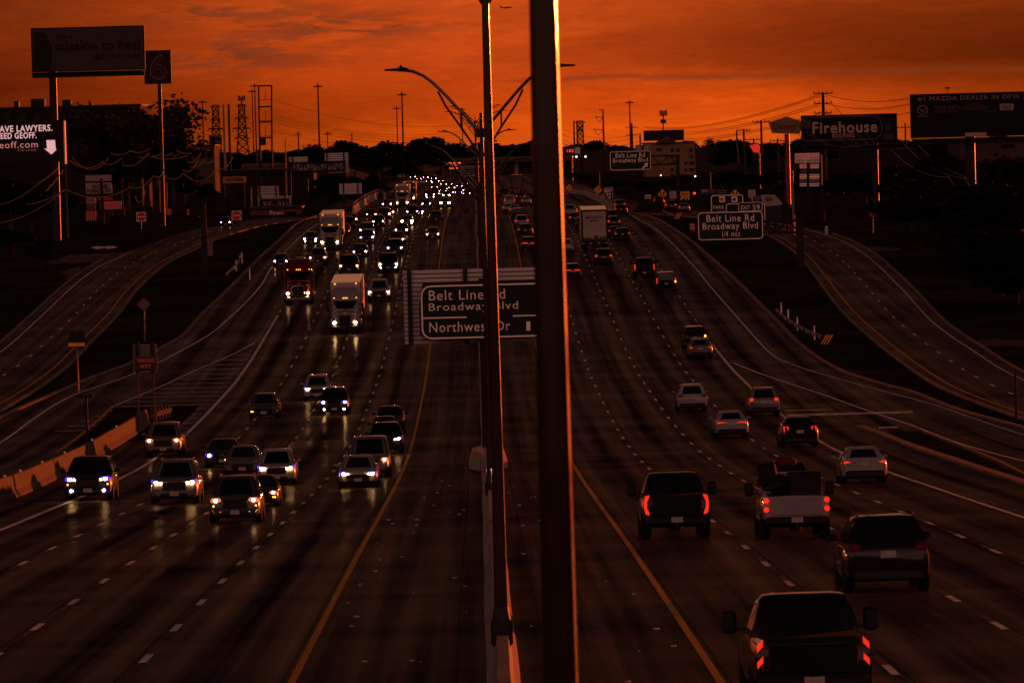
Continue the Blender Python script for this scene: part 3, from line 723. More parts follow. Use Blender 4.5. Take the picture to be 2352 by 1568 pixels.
def place(xc, yb, wpx, W_, L_, away, cl=(.86, 1.18)):
    p = G(xc, yb); sc = min(cl[1], max(cl[0], wpx/(ppm(p.y)*W_))); yc = p.y + sc*L_/2
    sl = math.atan(slope(yc)); rot = (sl, 0, 0) if away else (-sl, 0, math.pi)
    return Vector((p.x, yc, gz(yc)+.035)), rot, sc
NAME = {'sedan': 'sedan', 'suv': 'suv', 'van': 'minivan', 'pickup': 'pickup_truck'}
CAT = {'sedan': 'car', 'suv': 'car', 'van': 'van', 'pickup': 'pickup truck'}
def car(kind, color, xc, yb, wpx, label, lights='0', tails='0', opts='', away=False, group=None):
    L, Wd, H = SPEC[kind][:3]
    loc, rot, sc = place(xc, yb, wpx, Wd, L, away)
    t = thing(NAME[kind], label, CAT[kind], loc, rot, group or ('vehicles driving away from the camera' if away else 'oncoming vehicles'), sc)
    fleet(kind, color, t, wpx > 19, lights, tails, opts)
    return t
def inc(kind, color, xc, yb, w, label, lights='v', opts=''): return car(kind, color, xc, yb, w, label, lights, '0', opts)
def outg(kind, color, xc, yb, w, label, tails='std', opts=''): return car(kind, color, xc, yb, w, label, '0', tails, opts, True)

# oncoming traffic
inc('suv', 'black', 202, 1152, 113, 'black suv with amber lamps and low fog lights, on the lane beside concrete barrier', 's', 'fog amber')
inc('suv', 'silver', 401, 1160, 113, 'silver suv with roof rails and slanted bright headlights, beside the black fog-lit suv', 's', 'slant rack')
inc('suv', 'grey', 540, 1204, 120, 'grey suv leading its lane with pinkish headlights and yellow ringed fog lamps', 'p', 'ring amber rack')
inc('sedan', 'black', 596, 1166, 88, 'black sedan half hidden behind the grey suv with yellow ringed fog lamps', 'p', 'amber')
inc('suv', 'white', 635, 1117, 92, 'white suv with slanted headlights just behind the half hidden black sedan', 's', 'slant')
inc('sedan', 'silver', 557, 1096, 88, 'silver sedan with unlit headlights between the dark sedan and the white suv', '0')
inc('sedan', 'charcoal', 511, 1076, 82, 'dark sedan with one violet headlight showing, behind the unlit silver sedan', ('v', '0'))
inc('suv', 'bronze', 375, 1051, 86, 'pale bronze suv with both headlights on, alone ahead of the silver roof-rail suv', 'p')
inc('sedan', 'grey', 606, 963, 70, 'dark grey sedan with a single amber lamp lit, alone in its lane', ('a', '0'))
inc('suv', 'white', 728, 922, 64, 'white suv with slanted headlights tucked behind a black suv with fog lights', 's', 'slant')
inc('suv', 'black', 768, 955, 68, 'black suv with violet headlights and fog lights mirrored on the wet road', 'v', 'fog')
inc('sedan', 'charcoal', 896, 990, 68, 'dark unlit sedan rearmost of the file beside the yellow median line', '0')
inc('sedan', 'charcoal', 884, 1012, 66, 'dark unlit sedan squeezed second from the back in the file beside the yellow line', '0')
inc('suv', 'black', 887, 1045, 80, 'black suv with slanted white headlights in the file beside the yellow line', 's', 'slant')
inc('van', 'silver', 849, 1098, 95, 'silver minivan with one warm headlight, close behind a white sedan', ('0', 'p'))
inc('sedan', 'white', 823, 1122, 93, 'white sedan with double headlights at the head of the file beside the yellow line', 's')
inc('pickup', 'white', 871, 696, 53, 'white pickup with bright running lights beside the white semi truck', 'v', 'drl')
inc('pickup', 'black', 892, 629, 47, 'black pickup with yellow running lights and violet fog lamps behind the white pickup', 'v', 'drl fog tow')
inc('pickup', 'black', 802, 634, 48, 'black pickup with wide mirrors just behind the white semi trailer', 'p', 'tow amber')
inc('sedan', 'charcoal', 827, 592, 38, 'dark sedan with violet headlights behind the wide-mirrored black pickup', 'v')
inc('suv', 'grey', 843, 562, 37, 'grey suv with headlights and yellowish fog lamps, second of a tight pair', 'v', 'ring')
inc('suv', 'charcoal', 842, 545, 36, 'dark suv with violet headlights tailing the grey suv with yellowish fog lamps', 'v')
inc('suv', 'charcoal', 907, 588, 41, 'dark suv with violet headlights behind the black pickup with fog lamps', 'v')
inc('sedan', 'charcoal', 912, 564, 38, 'dark sedan with reddish headlights in the lane beside the dashed line', 'p')
inc('sedan', 'charcoal', 922, 541, 34, 'dark sedan with violet headlights in front of a very bright silver car', 'v')
inc('sedan', 'silver', 935, 520, 32, 'silver car with dazzling white headlights in the packed lanes', 'w', 'fog')
inc('sedan', 'charcoal', 1002, 510, 31, 'dark unlit sedan alone in the lane next to the median', '0')
inc('sedan', 'silver', 994, 551, 35, 'silver sedan with warm headlights alone in the lane next to the median', 'p')
inc('suv', 'black', 869, 523, 31, 'black suv with violet headlights centred between dashed lines in mid traffic', 'v')
inc('suv', 'charcoal', 883, 506, 31, 'dark suv with one violet headlight visible behind another black suv', ('0', 'v'))
inc('sedan', 'charcoal', 853, 502, 26, 'dark car with pink headlights beside the ramp lane', 'p')
inc('sedan', 'charcoal', 893, 497, 25, 'dark car half hidden behind a dark suv in the middle lanes', ('0', 'v'))
inc('sedan', 'silver', 713, 562, 36, 'silver sedan with headlights and fog lights beside the rear white semi truck', 'v', 'fog')
inc('pickup', 'silver', 730, 612, 42, 'silver pickup with warm headlight behind the red semi truck', 'p')
inc('sedan', 'charcoal', 645, 614, 37, 'dark sedan with violet headlights on the outer edge beside the red semi truck', 'v')
inc('sedan', 'silver', 689, 622, 36, 'silver car whose roof shows above the red semi truck', '0')
inc('sedan', 'charcoal', 808, 514, 28, 'dark car with a pink headlight at the foot of the sunlit ramp barrier', ('0', 'p'))
inc('suv', 'black', 799, 526, 31, 'black suv half hidden by the rear white semi trailer', '0')
inc('sedan', 'charcoal', 790, 539, 28, 'dark car squeezed beside the rear white semi trailer with an amber side glint', ('0', 'a'))
inc('sedan', 'silver', 889, 478, 24, 'silver sedan with violet headlights in the outer lane below the ramp barrier', 'v')
inc('suv', 'black', 947, 500, 31, 'large black suv with violet headlights in front of the far white semi truck', 'v')
inc('sedan', 'charcoal', 961, 496, 24, 'dark car hidden behind the large black suv in the packed lanes', ('0', 'v'), 'fog')
inc('sedan', 'charcoal', 979, 477, 24, 'dark sedan with violet headlights ahead of a suv with four lamps', 'v')
inc('suv', 'charcoal', 988, 458, 24, 'dark suv with four violet lamps in the distant oncoming lanes', 'v', 'fog')
inc('suv', 'bronze', 1022, 478, 26, 'suv with the biggest dazzling headlights in the lane next to the median', 'W')
inc('sedan', 'silver', 1025, 456, 21, 'silver sedan right behind the suv with dazzling headlights', 's')
inc('sedan', 'charcoal', 518, 521, 28, 'small car with violet headlights alone on the far frontage road', 'v')
FAR = 'tiny cars with lit headlights far up the oncoming lanes'
for x, y, w, h in ((948, 413, 14, 'v'), (963, 416, 11, 'p'), (978, 413, 10, 'v'), (996, 415, 11, 'v'), (1013, 421, 12, 'v'), (998, 424, 10, ('v', '0')), (1019, 431, 11, 'p'), (1019, 436, 11, 'v'),
                   (1032, 429, 11, 'v'), (1038, 437, 11, 'p'), (998, 436, 11, 'p'), (1020, 442, 11, 'p'), (1017, 448, 12, 'v'), (1034, 449, 13, 'v'), (1055, 433, 11, 'v'), (1053, 449, 12, 'v'),
                   (1067, 429, 11, 'p'), (1072, 452, 13, 'p'), (1001, 452, 12, ('0', 'p')), (1058, 444, 12, ('0', 'w')), (985, 421, 10, 'v')):
    car(random.choice(['sedan', 'suv']), 'charcoal', x, y, w, 'tiny distant car with lit headlights far up the oncoming lanes', h, '0', '', False, FAR)
inc('sedan', 'charcoal', 1048, 413, 10, 'tiny distant car with no headlights lit, nearest the median at the crest', '0')

# departing traffic
outg('pickup', 'black', 1872, 1652, 284, 'big black pickup with slanted double red tail lights and tow mirrors, lowest in the picture', 'dash', 'tow')
outg('suv', 'black', 2043, 1366, 200, 'large black suv with dark tail lights and pale licence plate behind the big black pickup', '0', 'rack')
outg('pickup', 'black', 1556, 1243, 160, 'black pickup with curved red tail lights and tow mirrors beside the yellow median line', 'cee', 'tow')
R4 = outg('pickup', 'white', 1832, 1243, 160, 'white pickup with paired round tail lights and furniture loaded in its bed', 'round', 'tow')
outg('suv', 'black', 1812, 1150, 98, 'black suv with red tail lights directly ahead of the loaded white pickup', 'std', 'rack')
outg('sedan', 'black', 1839, 1030, 88, 'black sedan with square outlined red tail lights', 'box')
outg('sedan', 'white', 1988, 1113, 107, 'white sedan with red tail lights in the outermost lane by the solid line', 'std')
outg('sedan', 'white', 1682, 1009, 79, 'white sedan with one long red light bar across its trunk', 'bar')
outg('suv', 'white', 1591, 948, 71, 'white suv with unlit tail lights and roof rails', '0', 'rack')
outg('suv', 'silver', 1756, 958, 74, 'pale suv with lit red tail lights and roof rails near the exit gore', 'std', 'rack')
outg('sedan', 'silver', 1610, 826, 57, 'silver sedan with red tail lights close behind a black suv with an amber signal', 'std')
outg('suv', 'black', 1598, 802, 56, 'black suv with one amber signal, just ahead of the silver sedan', '0', 'turn')
outg('pickup', 'black', 1481, 641, 48, 'black truck with upright red tail lights beside a dark van with an amber signal', 'tall', 'tow')
outg('van', 'black', 1531, 673, 47, 'dark van with upright red lights and a bright amber signal', 'tall', 'turn')
outg('suv', 'black', 1387, 611, 43, 'black suv with red tail lights just behind the white box truck', 'std')
outg('suv', 'charcoal', 1316, 642, 38, 'dark suv with red tail lights close beside the thick blurred pole', 'bar')
outg('sedan', 'black', 1430, 555, 38, 'black sedan with red tail lights beside the white box truck', 'std')
outg('sedan', 'charcoal', 1413, 546, 31, 'dark sedan half hidden behind the box truck and a black sedan', 'std')
outg('suv', 'charcoal', 1411, 526, 30, 'dark suv ahead of two sedans alongside the box truck', 'std')
outg('suv', 'black', 1401, 511, 28, 'dark suv whose roof shows past the front corner of the box truck', '0')
outg('suv', 'black', 1322, 516, 31, 'dark boxy suv with a red light behind the white far pickup', 'std')
outg('suv', 'charcoal', 1338, 528, 31, 'dark suv half hidden by the near side of the box truck', '0')
outg('pickup', 'white', 1310, 503, 34, 'white pickup with red tail lights beyond the thick blurred pole', 'tall')
outg('suv', 'white', 1300, 583, 37, 'white suv half hidden by the thick blurred pole', '0')
outg('sedan', 'black', 1427, 495, 31, 'black sedan with red tail lights on the exit lane by the green exit board', 'std')
outg('suv', 'charcoal', 1424, 484, 24, 'dark suv just ahead of the black sedan on the exit lane', 'std')
outg('pickup', 'charcoal', 1157, 456, 20, 'distant dark pickup with a rounded load in its bed', '0')
outg('van', 'white', 1171, 475, 25, 'white van with red lights between the two near poles', 'std')
outg('suv', 'black', 1196, 463, 20, 'dark suv far ahead beside a white sedan, between the two near poles', 'std')
outg('sedan', 'white', 1209, 472, 22, 'white sedan with red lights partly behind the thick pole, farthest of the file', 'std')
outg('sedan', 'white', 1167, 489, 22, 'white car behind the median, first of three bunched cars', 'std')
outg('sedan', 'charcoal', 1176, 488, 24, 'dark car in the middle of three bunched cars', 'std')
outg('sedan', 'white', 1182, 493, 27, 'white car foremost of three bunched cars between the near poles', 'std')
outg('van', 'black', 1190, 509, 31, 'dark van between the near poles behind the three bunched cars', '0')
outg('suv', 'silver', 1199, 526, 35, 'silver suv with red lights following the dark van', 'std')
outg('sedan', 'charcoal', 1207, 545, 37, 'dark sedan with red lights following the silver suv next to the median', 'std')
outg('suv', 'black', 1216, 579, 38, 'black suv with a thin red light half behind the thick pole', 'bar')
outg('sedan', 'charcoal', 1514, 472, 19, 'small car with red lights on the cross street under the rectangular signs', 'std')
outg('suv', 'charcoal', 1541, 486, 26, 'dark suv with a red light waiting at the far frontage junction', 'std')
outg('sedan', 'silver', 1572, 489, 21, 'small pale car with one bright red light beside the exit 45 sign', 'std')

# load in the white pickup's bed
b = R4.location; k = R4.scale.x
cz = b.z + 1.36*k
t = thing('cargo_dresser', 'dark wooden dresser standing in the bed of the white pickup', 'furniture', (b.x+.30, b.y-1.9*k, cz), (0, 0, rad(8)))
m = MB(); m.cbox((0, 0, .38), (1.0, .6, .76), .05); ob('carcass', m.mesh('carcass', mat('dark_wood', (.006, .004, .003), .5, 0, .3, 3)), t)
m = MB()
for q in range(3): m.box((0, -.31, .14+q*.235), (.90, .03, .20))
ob('drawer_front', m.mesh('drawer_front', mat('darker_wood', (.004, .003, .002), .5, 0, .3, 3)), t)
t = thing('cargo_chair', 'dark armchair tilted in the bed of the white pickup', 'chair', (b.x-.62, b.y-1.7*k, cz), (0, rad(-10), rad(15)))
m = MB(); m.cbox((0, 0, .35), (.62, .62, .30), .08); ob('seat', m.mesh('seat', BLACKP()), t)
m = MB(); m.cbox((0, .28, .72), (.62, .18, .62), .07); ob('backrest', m.mesh('backrest', BLACKP()), t)
for s in (-1, 1):
    m = MB(); m.cbox((s*.34, .0, .50), (.14, .6, .22), .05); ob('armrest', m.mesh('armrest', BLACKP()), t)
m = MB(); m.ball((0, 0, .0), (.36, .26, .17), 10, 6)
tag(ob('red_bundle', m.mesh('red_bundle', mat('red_cloth', (.07, .006, .005), .8, 0, .3, 4), None, 60)), 'dark red bundle on top of the load in the white pickup', 'bundle'); bpy.data.objects['red_bundle'].location = (b.x-.25, b.y-1.8*k, cz+1.05)

# ------------------------------------------------------------------ trucks
def tractor(root, color, sleeper=3.75, dark=False):
    """conventional cab, front at y=+3.6, faces +Y"""
    pm = paint(color)
    A = lambda name, mb, m_, sm=35, par=root: ob(name, mb.mesh(name, m_, None, sm), par)
    m = MB()
    rings = []
    for y, zb, zt, w in ((1.0, .75, 1.95, 1.05), (1.6, .75, 1.92, 1.03), (2.8, .78, 1.78, .93), (3.45, .82, 1.62, .84), (3.6, .95, 1.45, .74)):
        rings.append([(w*.9, y, zb), (w, y, zb+.25), (w, y, zt-.35), (w*.86, y, zt-.08), (w*.5, y, zt), (-w*.5, y, zt), (-w*.86, y, zt-.08), (-w, y, zt-.35), (-w, y, zb+.25), (-w*.9, y, zb)])
    m.loft(rings); A('hood', m, pm)
    m = MB(); rg = []
    for z, y0, y1, w in ((1.0, -1.7, 1.35, 1.16), (1.85, -1.7, 1.30, 1.18), (2.1, -1.7, 1.25, 1.18), (2.75, -1.7, .75, 1.14), (2.85, -1.7, .62, 1.13), (3.3, -1.7, .05, 1.10), (sleeper-.25, -1.7, -.55, 1.04), (sleeper, -1.6, -.95, .92)):
        rg.append(cabin_ring(z, y0, y1, w, .14))
    m.loft(rg); A('cab', m, pm)
    m = MB(); m.add([(-1.0, 1.27, 2.04), (1.0, 1.27, 2.04), (.98, .80, 2.70), (-.98, .80, 2.70), (0, 1.34, 2.04), (0, .86, 2.70)], [(0, 4, 5, 3), (4, 1, 2, 5)]); A('windshield', m, GLASS())
    for s in (-1, 1):
        m = MB(); m.quad((s*1.195, .1, 2.05), (s*1.195, 1.0, 2.05), (s*1.165, .62, 2.62), (s*1.165, .1, 2.62)); A('side_window', m, GLASS())
        m = MB(); m.cbox((s*.95, 2.75, .78), (.42, 1.5, .75), .16); A('fender', m, pm)
        m = MB(); m.cbox((s*.88, 3.42, 1.0), (.34, .25, .26), .08); h = A('headlight', m, HL_V() if not dark else HL_PINK())
        m = MB(); m.ball((s*.88, 3.56, 1.0), (.12, .05, .11)); A('bulb', m, HL_W() if not dark else HL_WARM(), 60, h)
        m = MB(); m.cbox((s*1.48, 1.15, 2.1), (.22, .14, .75), .05); m.box((s*1.3, 1.15, 2.4), (.3, .05, .05)); m.box((s*1.3, 1.15, 1.9), (.3, .05, .05)); A('mirror', m, TRIM())
        for yy in (2.55, -1.9, -3.1):
            m = MB(); wheel(m, .52, .3 if yy > 0 else .6); w = A('wheel', m, RUBBER()); w.location = (s*(1.08 if yy > 0 else .92), yy, .52)
        if dark:
            m = MB(); m.cyl((s*1.28, -.9, .8), (s*1.28, -.9, 3.9), .08, n=10); A('exhaust_stack', m, CHROME())
        m = MB(); m.cyl((s*1.12, -.6, .75), (s*1.12, .7, .75), .30, n=12); A('fuel_tank', m, CHROME())
    m = MB(); m.cbox((0, 3.58, 1.22), (1.05, .12, .78), .06)
    for q in range(7): m.box((0, 3.655, .92+q*.1), (.95, .02, .03))
    A('grille', m, TRIM())
    if dark:
        m = MB(); m.tube([(-.55, 3.66, .86), (-.58, 3.66, 1.45), (-.40, 3.62, 1.62), (0, 3.64, 1.66), (.40, 3.62, 1.62), (.58, 3.66, 1.45), (.55, 3.66, .86)], .03, 6); m.box((0, 3.67, 1.25), (.05, .03, .8)); A('grille_surround', m, CHROME())
    m = MB(); m.cbox((0, 3.6, .55), (2.3, .3, .40), .08); A('front_bumper', m, TRIM() if not dark else CHROME())
    m = MB(); m.box((0, -2.4, .85), (.9, 3.6, .25)); A('chassis', m, TRIM())
    for x in (-.95, -.16, 0, .16, .95):
        m = MB(); m.cbox((x, .62 if abs(x) < .5 else .55, 2.92), (.10, .10, .06), .02); A('marker_lamp', m, AMBER())
    if not dark:
        m = MB(); m.box((0, 1.33, 1.95), (.3, .02, .05)); A('wiper', m, TRIM())
def trailer(root, L_, y1, m_, roof):
    A = lambda name, mb, mm, sm=None: ob(name, mb.mesh(name, mm, None, sm), root)
    m = MB(); m.cbox((0, y1-L_/2, 2.62), (2.59, L_, 2.90), .04); A('trailer_box', m, m_)
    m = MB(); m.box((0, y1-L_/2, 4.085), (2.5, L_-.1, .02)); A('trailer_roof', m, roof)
    for s in (-1, 1):
        m = MB(); m.box((s*1.28, y1+.005, 2.62), (.05, .05, 2.9)); A('corner_post', m, STEEL())
        m = MB(); m.box((s*.9, y1+.03, 3.98), (.12, .03, .06)); A('marker_lamp', m, AMBER())
        m = MB(); m.box((s*1.2, y1-L_*.5, .85), (.04, L_*.35, .55)); A('side_skirt', m, TRIM())
        for q in (1.2, 2.5):
            m = MB(); wheel(m, .52, .6); w = A('wheel', m, RUBBER()); w.location = (s*.95, y1-L_+q, .52)
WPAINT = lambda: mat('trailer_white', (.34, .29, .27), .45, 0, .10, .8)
RPAINT = lambda: mat('trailer_roof_lit', (.80, .70, .64), .16, 0, .12, .5, coat=1.0)  # paler white than the walls, sky glow on the roof put into the colour
def semi(xc, yb, wpx, label, color, box=True, L_=14.6, dark=False, m_=None):
    loc, rot, sc = place(xc, yb, wpx, 2.42, 7.4, False)
    t = thing('semi_truck', label, 'truck', loc, rot, 'semi trucks in the oncoming lanes', sc)
    tractor(t, color, 3.75, dark)
    if box: trailer(t, L_, -2.1, m_ or WPAINT(), RPAINT())
    return t
semi(793, 769, 66, 'white semi truck with tall white trailer, head of the trucks beside the white pickup', 'white')
semi(685, 701, 64, 'dark red semi tractor without a trailer, chrome grille and amber roof lamps', 'red', False, dark=True)
semi(758, 577, 48, 'white semi truck with trailer in the outer lane beside the silver fog-lit sedan', 'white')
semi(924, 479, 32, 'far white semi truck with its trailer edge glowing orange', 'white')
semi(940, 467, 29, 'semi truck with orange lit edge hidden close behind the far white semi', 'grey', m_=mat('trailer_grey', (.12, .10, .09), .5, 0, .2, .8))

def box_truck(xc, yb, wpx, label, m_, far=False, writing=True):
    loc, rot, sc = place(xc, yb, wpx, 2.55, 12.0, True)
    t = thing('box_truck', label, 'truck', loc, rot, 'box trucks driving away', sc)
    A = lambda name, mb, mm, sm=None: ob(name, mb.mesh(name, mm, None, sm), t)
    m = MB(); m.cbox((0, -1.0, 2.45), (2.55, 10.0, 3.0), .05); A('cargo_box', m, m_)
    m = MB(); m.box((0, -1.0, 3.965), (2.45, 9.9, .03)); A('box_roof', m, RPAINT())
    m = MB()
    for c, d in (((-1.2, -6.03, 2.45), (.16, .08, 3.0)), ((1.2, -6.03, 2.45), (.16, .08, 3.0)), ((0, -6.03, 3.88), (2.24, .08, .16)), ((0, -6.03, 1.0), (2.24, .08, .12))): m.box(c, d)
    A('door_frame', m, DARKSTEEL())
    m = MB(); m.box((0, -6.01, 2.43), (2.22, .04, 2.70)); A('rear_door', m, m_)
    m = MB(); m.box((0, -5.9, .72), (2.3, .14, .16)); m.box((-.7, -5.8, .9), (.1, .1, .4)); m.box((.7, -5.8, .9), (.1, .1, .4)); A('rear_bumper', m, DARKSTEEL())
    for x in (-1.1, -.35, .35, 1.1):
        m = MB(); m.box((x, -5.98, .74), (.18, .03, .08)); A('tail_light', m, TAIL() if far else mat('pale_reflector', (.55, .30, .26), .4, 0, 0))
    for s in (-1, 1):
        for y in (-4.2, -3.0, 4.4):
            m = MB(); wheel(m, .5, .55 if y < 0 else .3); w = A('wheel', m, RUBBER()); w.location = (s*.95, y, .5)
    m = MB(); m.cbox((0, 5.0, 1.8), (2.3, 1.9, 2.2), .2); A('cab', m, paint('grey'), 35)
    m = MB(); m.cbox((0, 6.2, 1.2), (2.1, .9, 1.2), .2); A('hood', m, paint('grey'), 35)
    if writing:
        for s_, x, w, z, h in (('MRS BAIRD', -.02, 1.55, 3.22, .26),):
            vs, fs = text_mesh('BIRD-BAKERY' if 0 else 'MRS BAIRDS', None, True)
            m = MB(); m.add([(x+(q-.5)*w, -6.04+yy, z+(r-.5)*h) for q, yy, r in vs], fs); A('lettering', m, BLACKP())
        m = MB(); m.add([(-.48, -6.04, 2.90), (.42, -6.04, 2.93), (.42, -6.04, 2.87), (-.48, -6.04, 2.84), (-.40, -6.04, 2.98)], [(0, 3, 2, 1), (0, 1, 4)]); A('emblem', m, TRIM())
        m = MB(); q = random.Random(5); x = -1.1
        while x < 1.1:
            h = q.uniform(.1, .38)*(1.2 if x > 0 else .6); m.box((x, -6.035, 1.08+h/2), (.14, .01, h)); x += .14
        A('road_grime', m, mat('grime', (.05, .035, .03), .9, 0, .4, 3))
    return t
box_truck(1367, 577, 61, 'white box truck with dark lettering on its rear door among departing cars', mat('box_white', (.27, .21, .19), .5, 0, .18, .5))
box_truck(1188, 444, 27, 'distant dark cargo truck with red rear lamps between the two near poles', mat('box_dark', (.06, .04, .035), .6, 0, .3, .8), True, False)

# ------------------------------------------------------------------ median street lamps
def lamp_parts(t):
    A = lambda name, mb, mm, sm=40: ob(name, mb.mesh(name, mm, None, sm), t)
    m = MB(); m.cyl((0, 0, 0), (0, 0, 13.2), .135, .062, 14); A('pole', m, mat('lamp_pole_metal', (.036, .017, .010), .22, .45, .2, 2, coat=1.0, cior=1.5))
    m = MB(); m.cbox((0, 0, .12), (.42, .36, .5), .05); m.cyl((0, 0, .3), (0, 0, .6), .19, .14, 12); A('base_box', m, TRIM())
    for s in (-1, 1):
        m = MB(); m.tube([(s*.05, 0, 12.55), (s*.75, 0, 13.3), (s*1.35, 0, 13.95), (s*1.75, 0, 14.33), (s*2.05, 0, 14.55), (s*2.4, 0, 14.70), (s*2.75, 0, 14.76)], .055, 8)
        m.tube([(s*.05, 0, 11.7), (s*.75, 0, 12.75), (s*1.25, 0, 13.45), (s*1.52, 0, 13.98)], .04, 6); m.cyl((s*.72, 0, 12.7), (s*.72, 0, 13.28), .035, n=6); m.cbox((s*.12, 0, 12.5), (.25, .2, .3), .04)
        A('arm', m, MATS['lamp_pole_metal'])
        m = MB()
        rg = []
        for x, w, h in ((2.55, .07, .05), (2.72, .14, .10), (2.85, .15, .10), (3.0, .17, .06), (3.35, .16, .045), (3.42, .08, .02)):
            rg.append([(s*x, w, 14.76), (s*x, w*.6, 14.76+h), (s*x, -w*.6, 14.76+h), (s*x, -w, 14.76), (s*x, -w*.6, 14.76-h*.6), (s*x, w*.6, 14.76-h*.6)])
        m.loft(rg); m.cyl((s*2.82, 0, 14.84), (s*2.82, 0, 14.93), .05, n=8); A('luminaire', m, DARKSTEEL())
LY = [(35, 'thick blurred lamp pole nearest the camera, orange rim light along one edge'), (112, 'second median lamp pole, its arms above the picture, standing on the barrier'),
      (212, 'median lamp with two curved arms wide against the orange sky'), (312, 'median lamp whose arms hang in front of the dark trees behind the sign'),
      (412, None), (512, None), (640, None), (740, None), (860, None), (1000, None), (1150, None)]
base_lamp = None
for i, (y, lb) in enumerate(LY):
    lb = lb or 'slim median lamp with two arms in the receding line of lamps'
    loc = Vector((0.0, y, gz(y)+.85)); zs = 1.07 if y < 320 else 1.0 if y < 600 else .95
    if base_lamp is None:
        base_lamp = thing('street_lamp', lb, 'street lamp', loc, group='median street lamps'); lamp_parts(base_lamp)
    else:
        c = copy_tree(base_lamp); c.location = loc; c['label'] = lb; c.scale = (1.04, 1.04, zs)
for o in COL.objects:
    if o.name.startswith('street_lamp') and o.location.y < 60: o.location.x = .148

# ------------------------------------------------------------------ signs
def sign_root(name, label, cat, rect, Y, group=None):
    c = at((rect[0]+rect[2])/2, (rect[1]+rect[3])/2, Y)
    return thing(name, label, cat, (c.x, Y, gz(Y)), group=group), c, (rect[2]-rect[0])*Y/F, (rect[3]-rect[1])*Y/F
def green_panel(t, rect, Y, th=.10, r=.35, bd=True, bm=None, pm=None, name='panel', dy=0.0):
    c = at((rect[0]+rect[2])/2, (rect[1]+rect[3])/2, Y); w = (rect[2]-rect[0])*Y/F; h = (rect[3]-rect[1])*Y/F; r = min(r, w*.2, h*.2)
    m = MB(); m.prism(rrect(c, w, h, r), Y-dy, Y-dy+th); part(name, m, pm or GREEN(), t)
    if bd:
        m = MB(); b = max(.045, min(w, h)*.028); frame_ring(m, c, w-.06, h-.06, r, b, Y-dy-.02, Y-dy-.004); part('border', m, bm or WHITE(), t)
    return c, w, h
def arrow(t, x, y, s, Y, ang, m_=None):
    c = at(x, y, Y); k = s*Y/F; a = rad(ang); P = lambda u, v: (c.x + k*(u*math.cos(a)-v*math.sin(a)), c.z + k*(u*math.sin(a)+v*math.cos(a)))
    m = MB(); pts = [P(-.5, -.11), (P(.12, -.11)), P(.05, -.38), P(.5, 0), P(.05, .38), P(.12, .11), P(-.5, .11)]
    m.prism(pts, Y-.05, Y-.02); part('arrow', m, m_ or WHITE(), t)
def post(t, x, y_top, Y, w, m_=None, name='post', round_=True, x_is_world=False):
    T = at(x, y_top, Y); m = MB()
    if round_: m.cyl((T.x, Y+.25, gz(Y)-.1), (T.x, Y+.25, T.z), w/2, n=12)
    else: m.box((T.x, Y+.2, (T.z+gz(Y))/2), (w, w*.6, T.z-gz(Y)))
    part(name, m, m_ or STEEL(), t, 40); return T
def truss(t, a, b, h, n, Y, m_, r=.07):
    """flat truss in the picture plane between view points a and b (lower chord), height h in view units"""
    A, B = at(*a, Y), at(*b, Y); k = h*Y/F; m = MB()
    for dy in (0.0, .9):
        for dz in (0, k): m.tube([A+Vector((0, dy, dz)), B+Vector((0, dy, dz))], r, 6)
        for i in range(n+1):
            p = A.lerp(B, i/n)+Vector((0, dy, 0)); m.tube([p, p+Vector((0, 0, k))], r*.7, 5)
            if i < n: q = A.lerp(B, (i+1)/n)+Vector((0, dy, 0)); m.tube([p+Vector((0, 0, k if i % 2 == 0 else 0)), q+Vector((0, 0, 0 if i % 2 == 0 else k))], r*.6, 5)
    part('truss', m, m_, t)
def slat_panel(t, rect, Y, dy, ribs, name='slatted_panel', m_=None, n=None):
    c = at((rect[0]+rect[2])/2, (rect[1]+rect[3])/2, Y); w = (rect[2]-rect[0])*Y/F; h = (rect[3]-rect[1])*Y/F
    m = MB(); n = n or max(3, int(h/.34)); s = h/n
    for i in range(n): m.box((c.x, Y+dy, c.z-h/2+s*(i+.5)), (w, .06, s*.76))
    part(name, m, m_ or ALU(), t)
    m = MB(); m.box((c.x, Y+dy+.06, c.z), (w-.02, .03, h-.02)); part('backing', m, TRIM(), t)
    for x in ribs:
        P = at(x, (rect[1]+rect[3])/2, Y); m = MB(); m.box((P.x, Y+dy-.10, c.z), (.22, .13, h+.12)); part('rib', m, TRIM(), t)

# big board on the median
Y = 284
t, c, w, h = sign_root('overhead_sign', 'large green interchange distance board over the median, partly hidden by the lamp poles', 'road sign', (966, 652, 1262, 776), Y)
green_panel(t, (966, 651, 1262, 777), Y, r=.5)
for s_, bx in (('Belt Line Rd', (985, 665, 1160, 688)), ('Broadway Blvd', (985, 694, 1190, 717)), ('Northwest Dr', (986, 738, 1172, 761)), ('1', (1209, 738, 1218, 759))):
    lettering(s_, bx, Y, WHITE(), t)
c0 = at(1114, 727, Y)
for x0, x1 in ((970, 1072), (1178, 1258)):
    a, b = at(x0, 727+ (1114-x0)*.026*0, Y), at(x1, 727, Y); m = MB(); m.box(((a.x+b.x)/2, Y-.03, c0.z), (b.x-a.x, .03, .07)); part('divider', m, WHITE(), t)
slat_panel(t, (927, 617, 1275, 789), Y, 1.2, (941, 1070, 1255), n=17)
m = MB(); m.box((c0.x-3.05, Y+.55, c0.z), (.45, .9, 1.7)); part('bracket', m, TRIM(), t)
m = MB(); m.cyl((0, Y+.62, gz(Y)+.8), (0, Y+.62, at(1108, 640, Y).z), .26, n=14); part('post', m, DARKSTEEL(), t, 40)
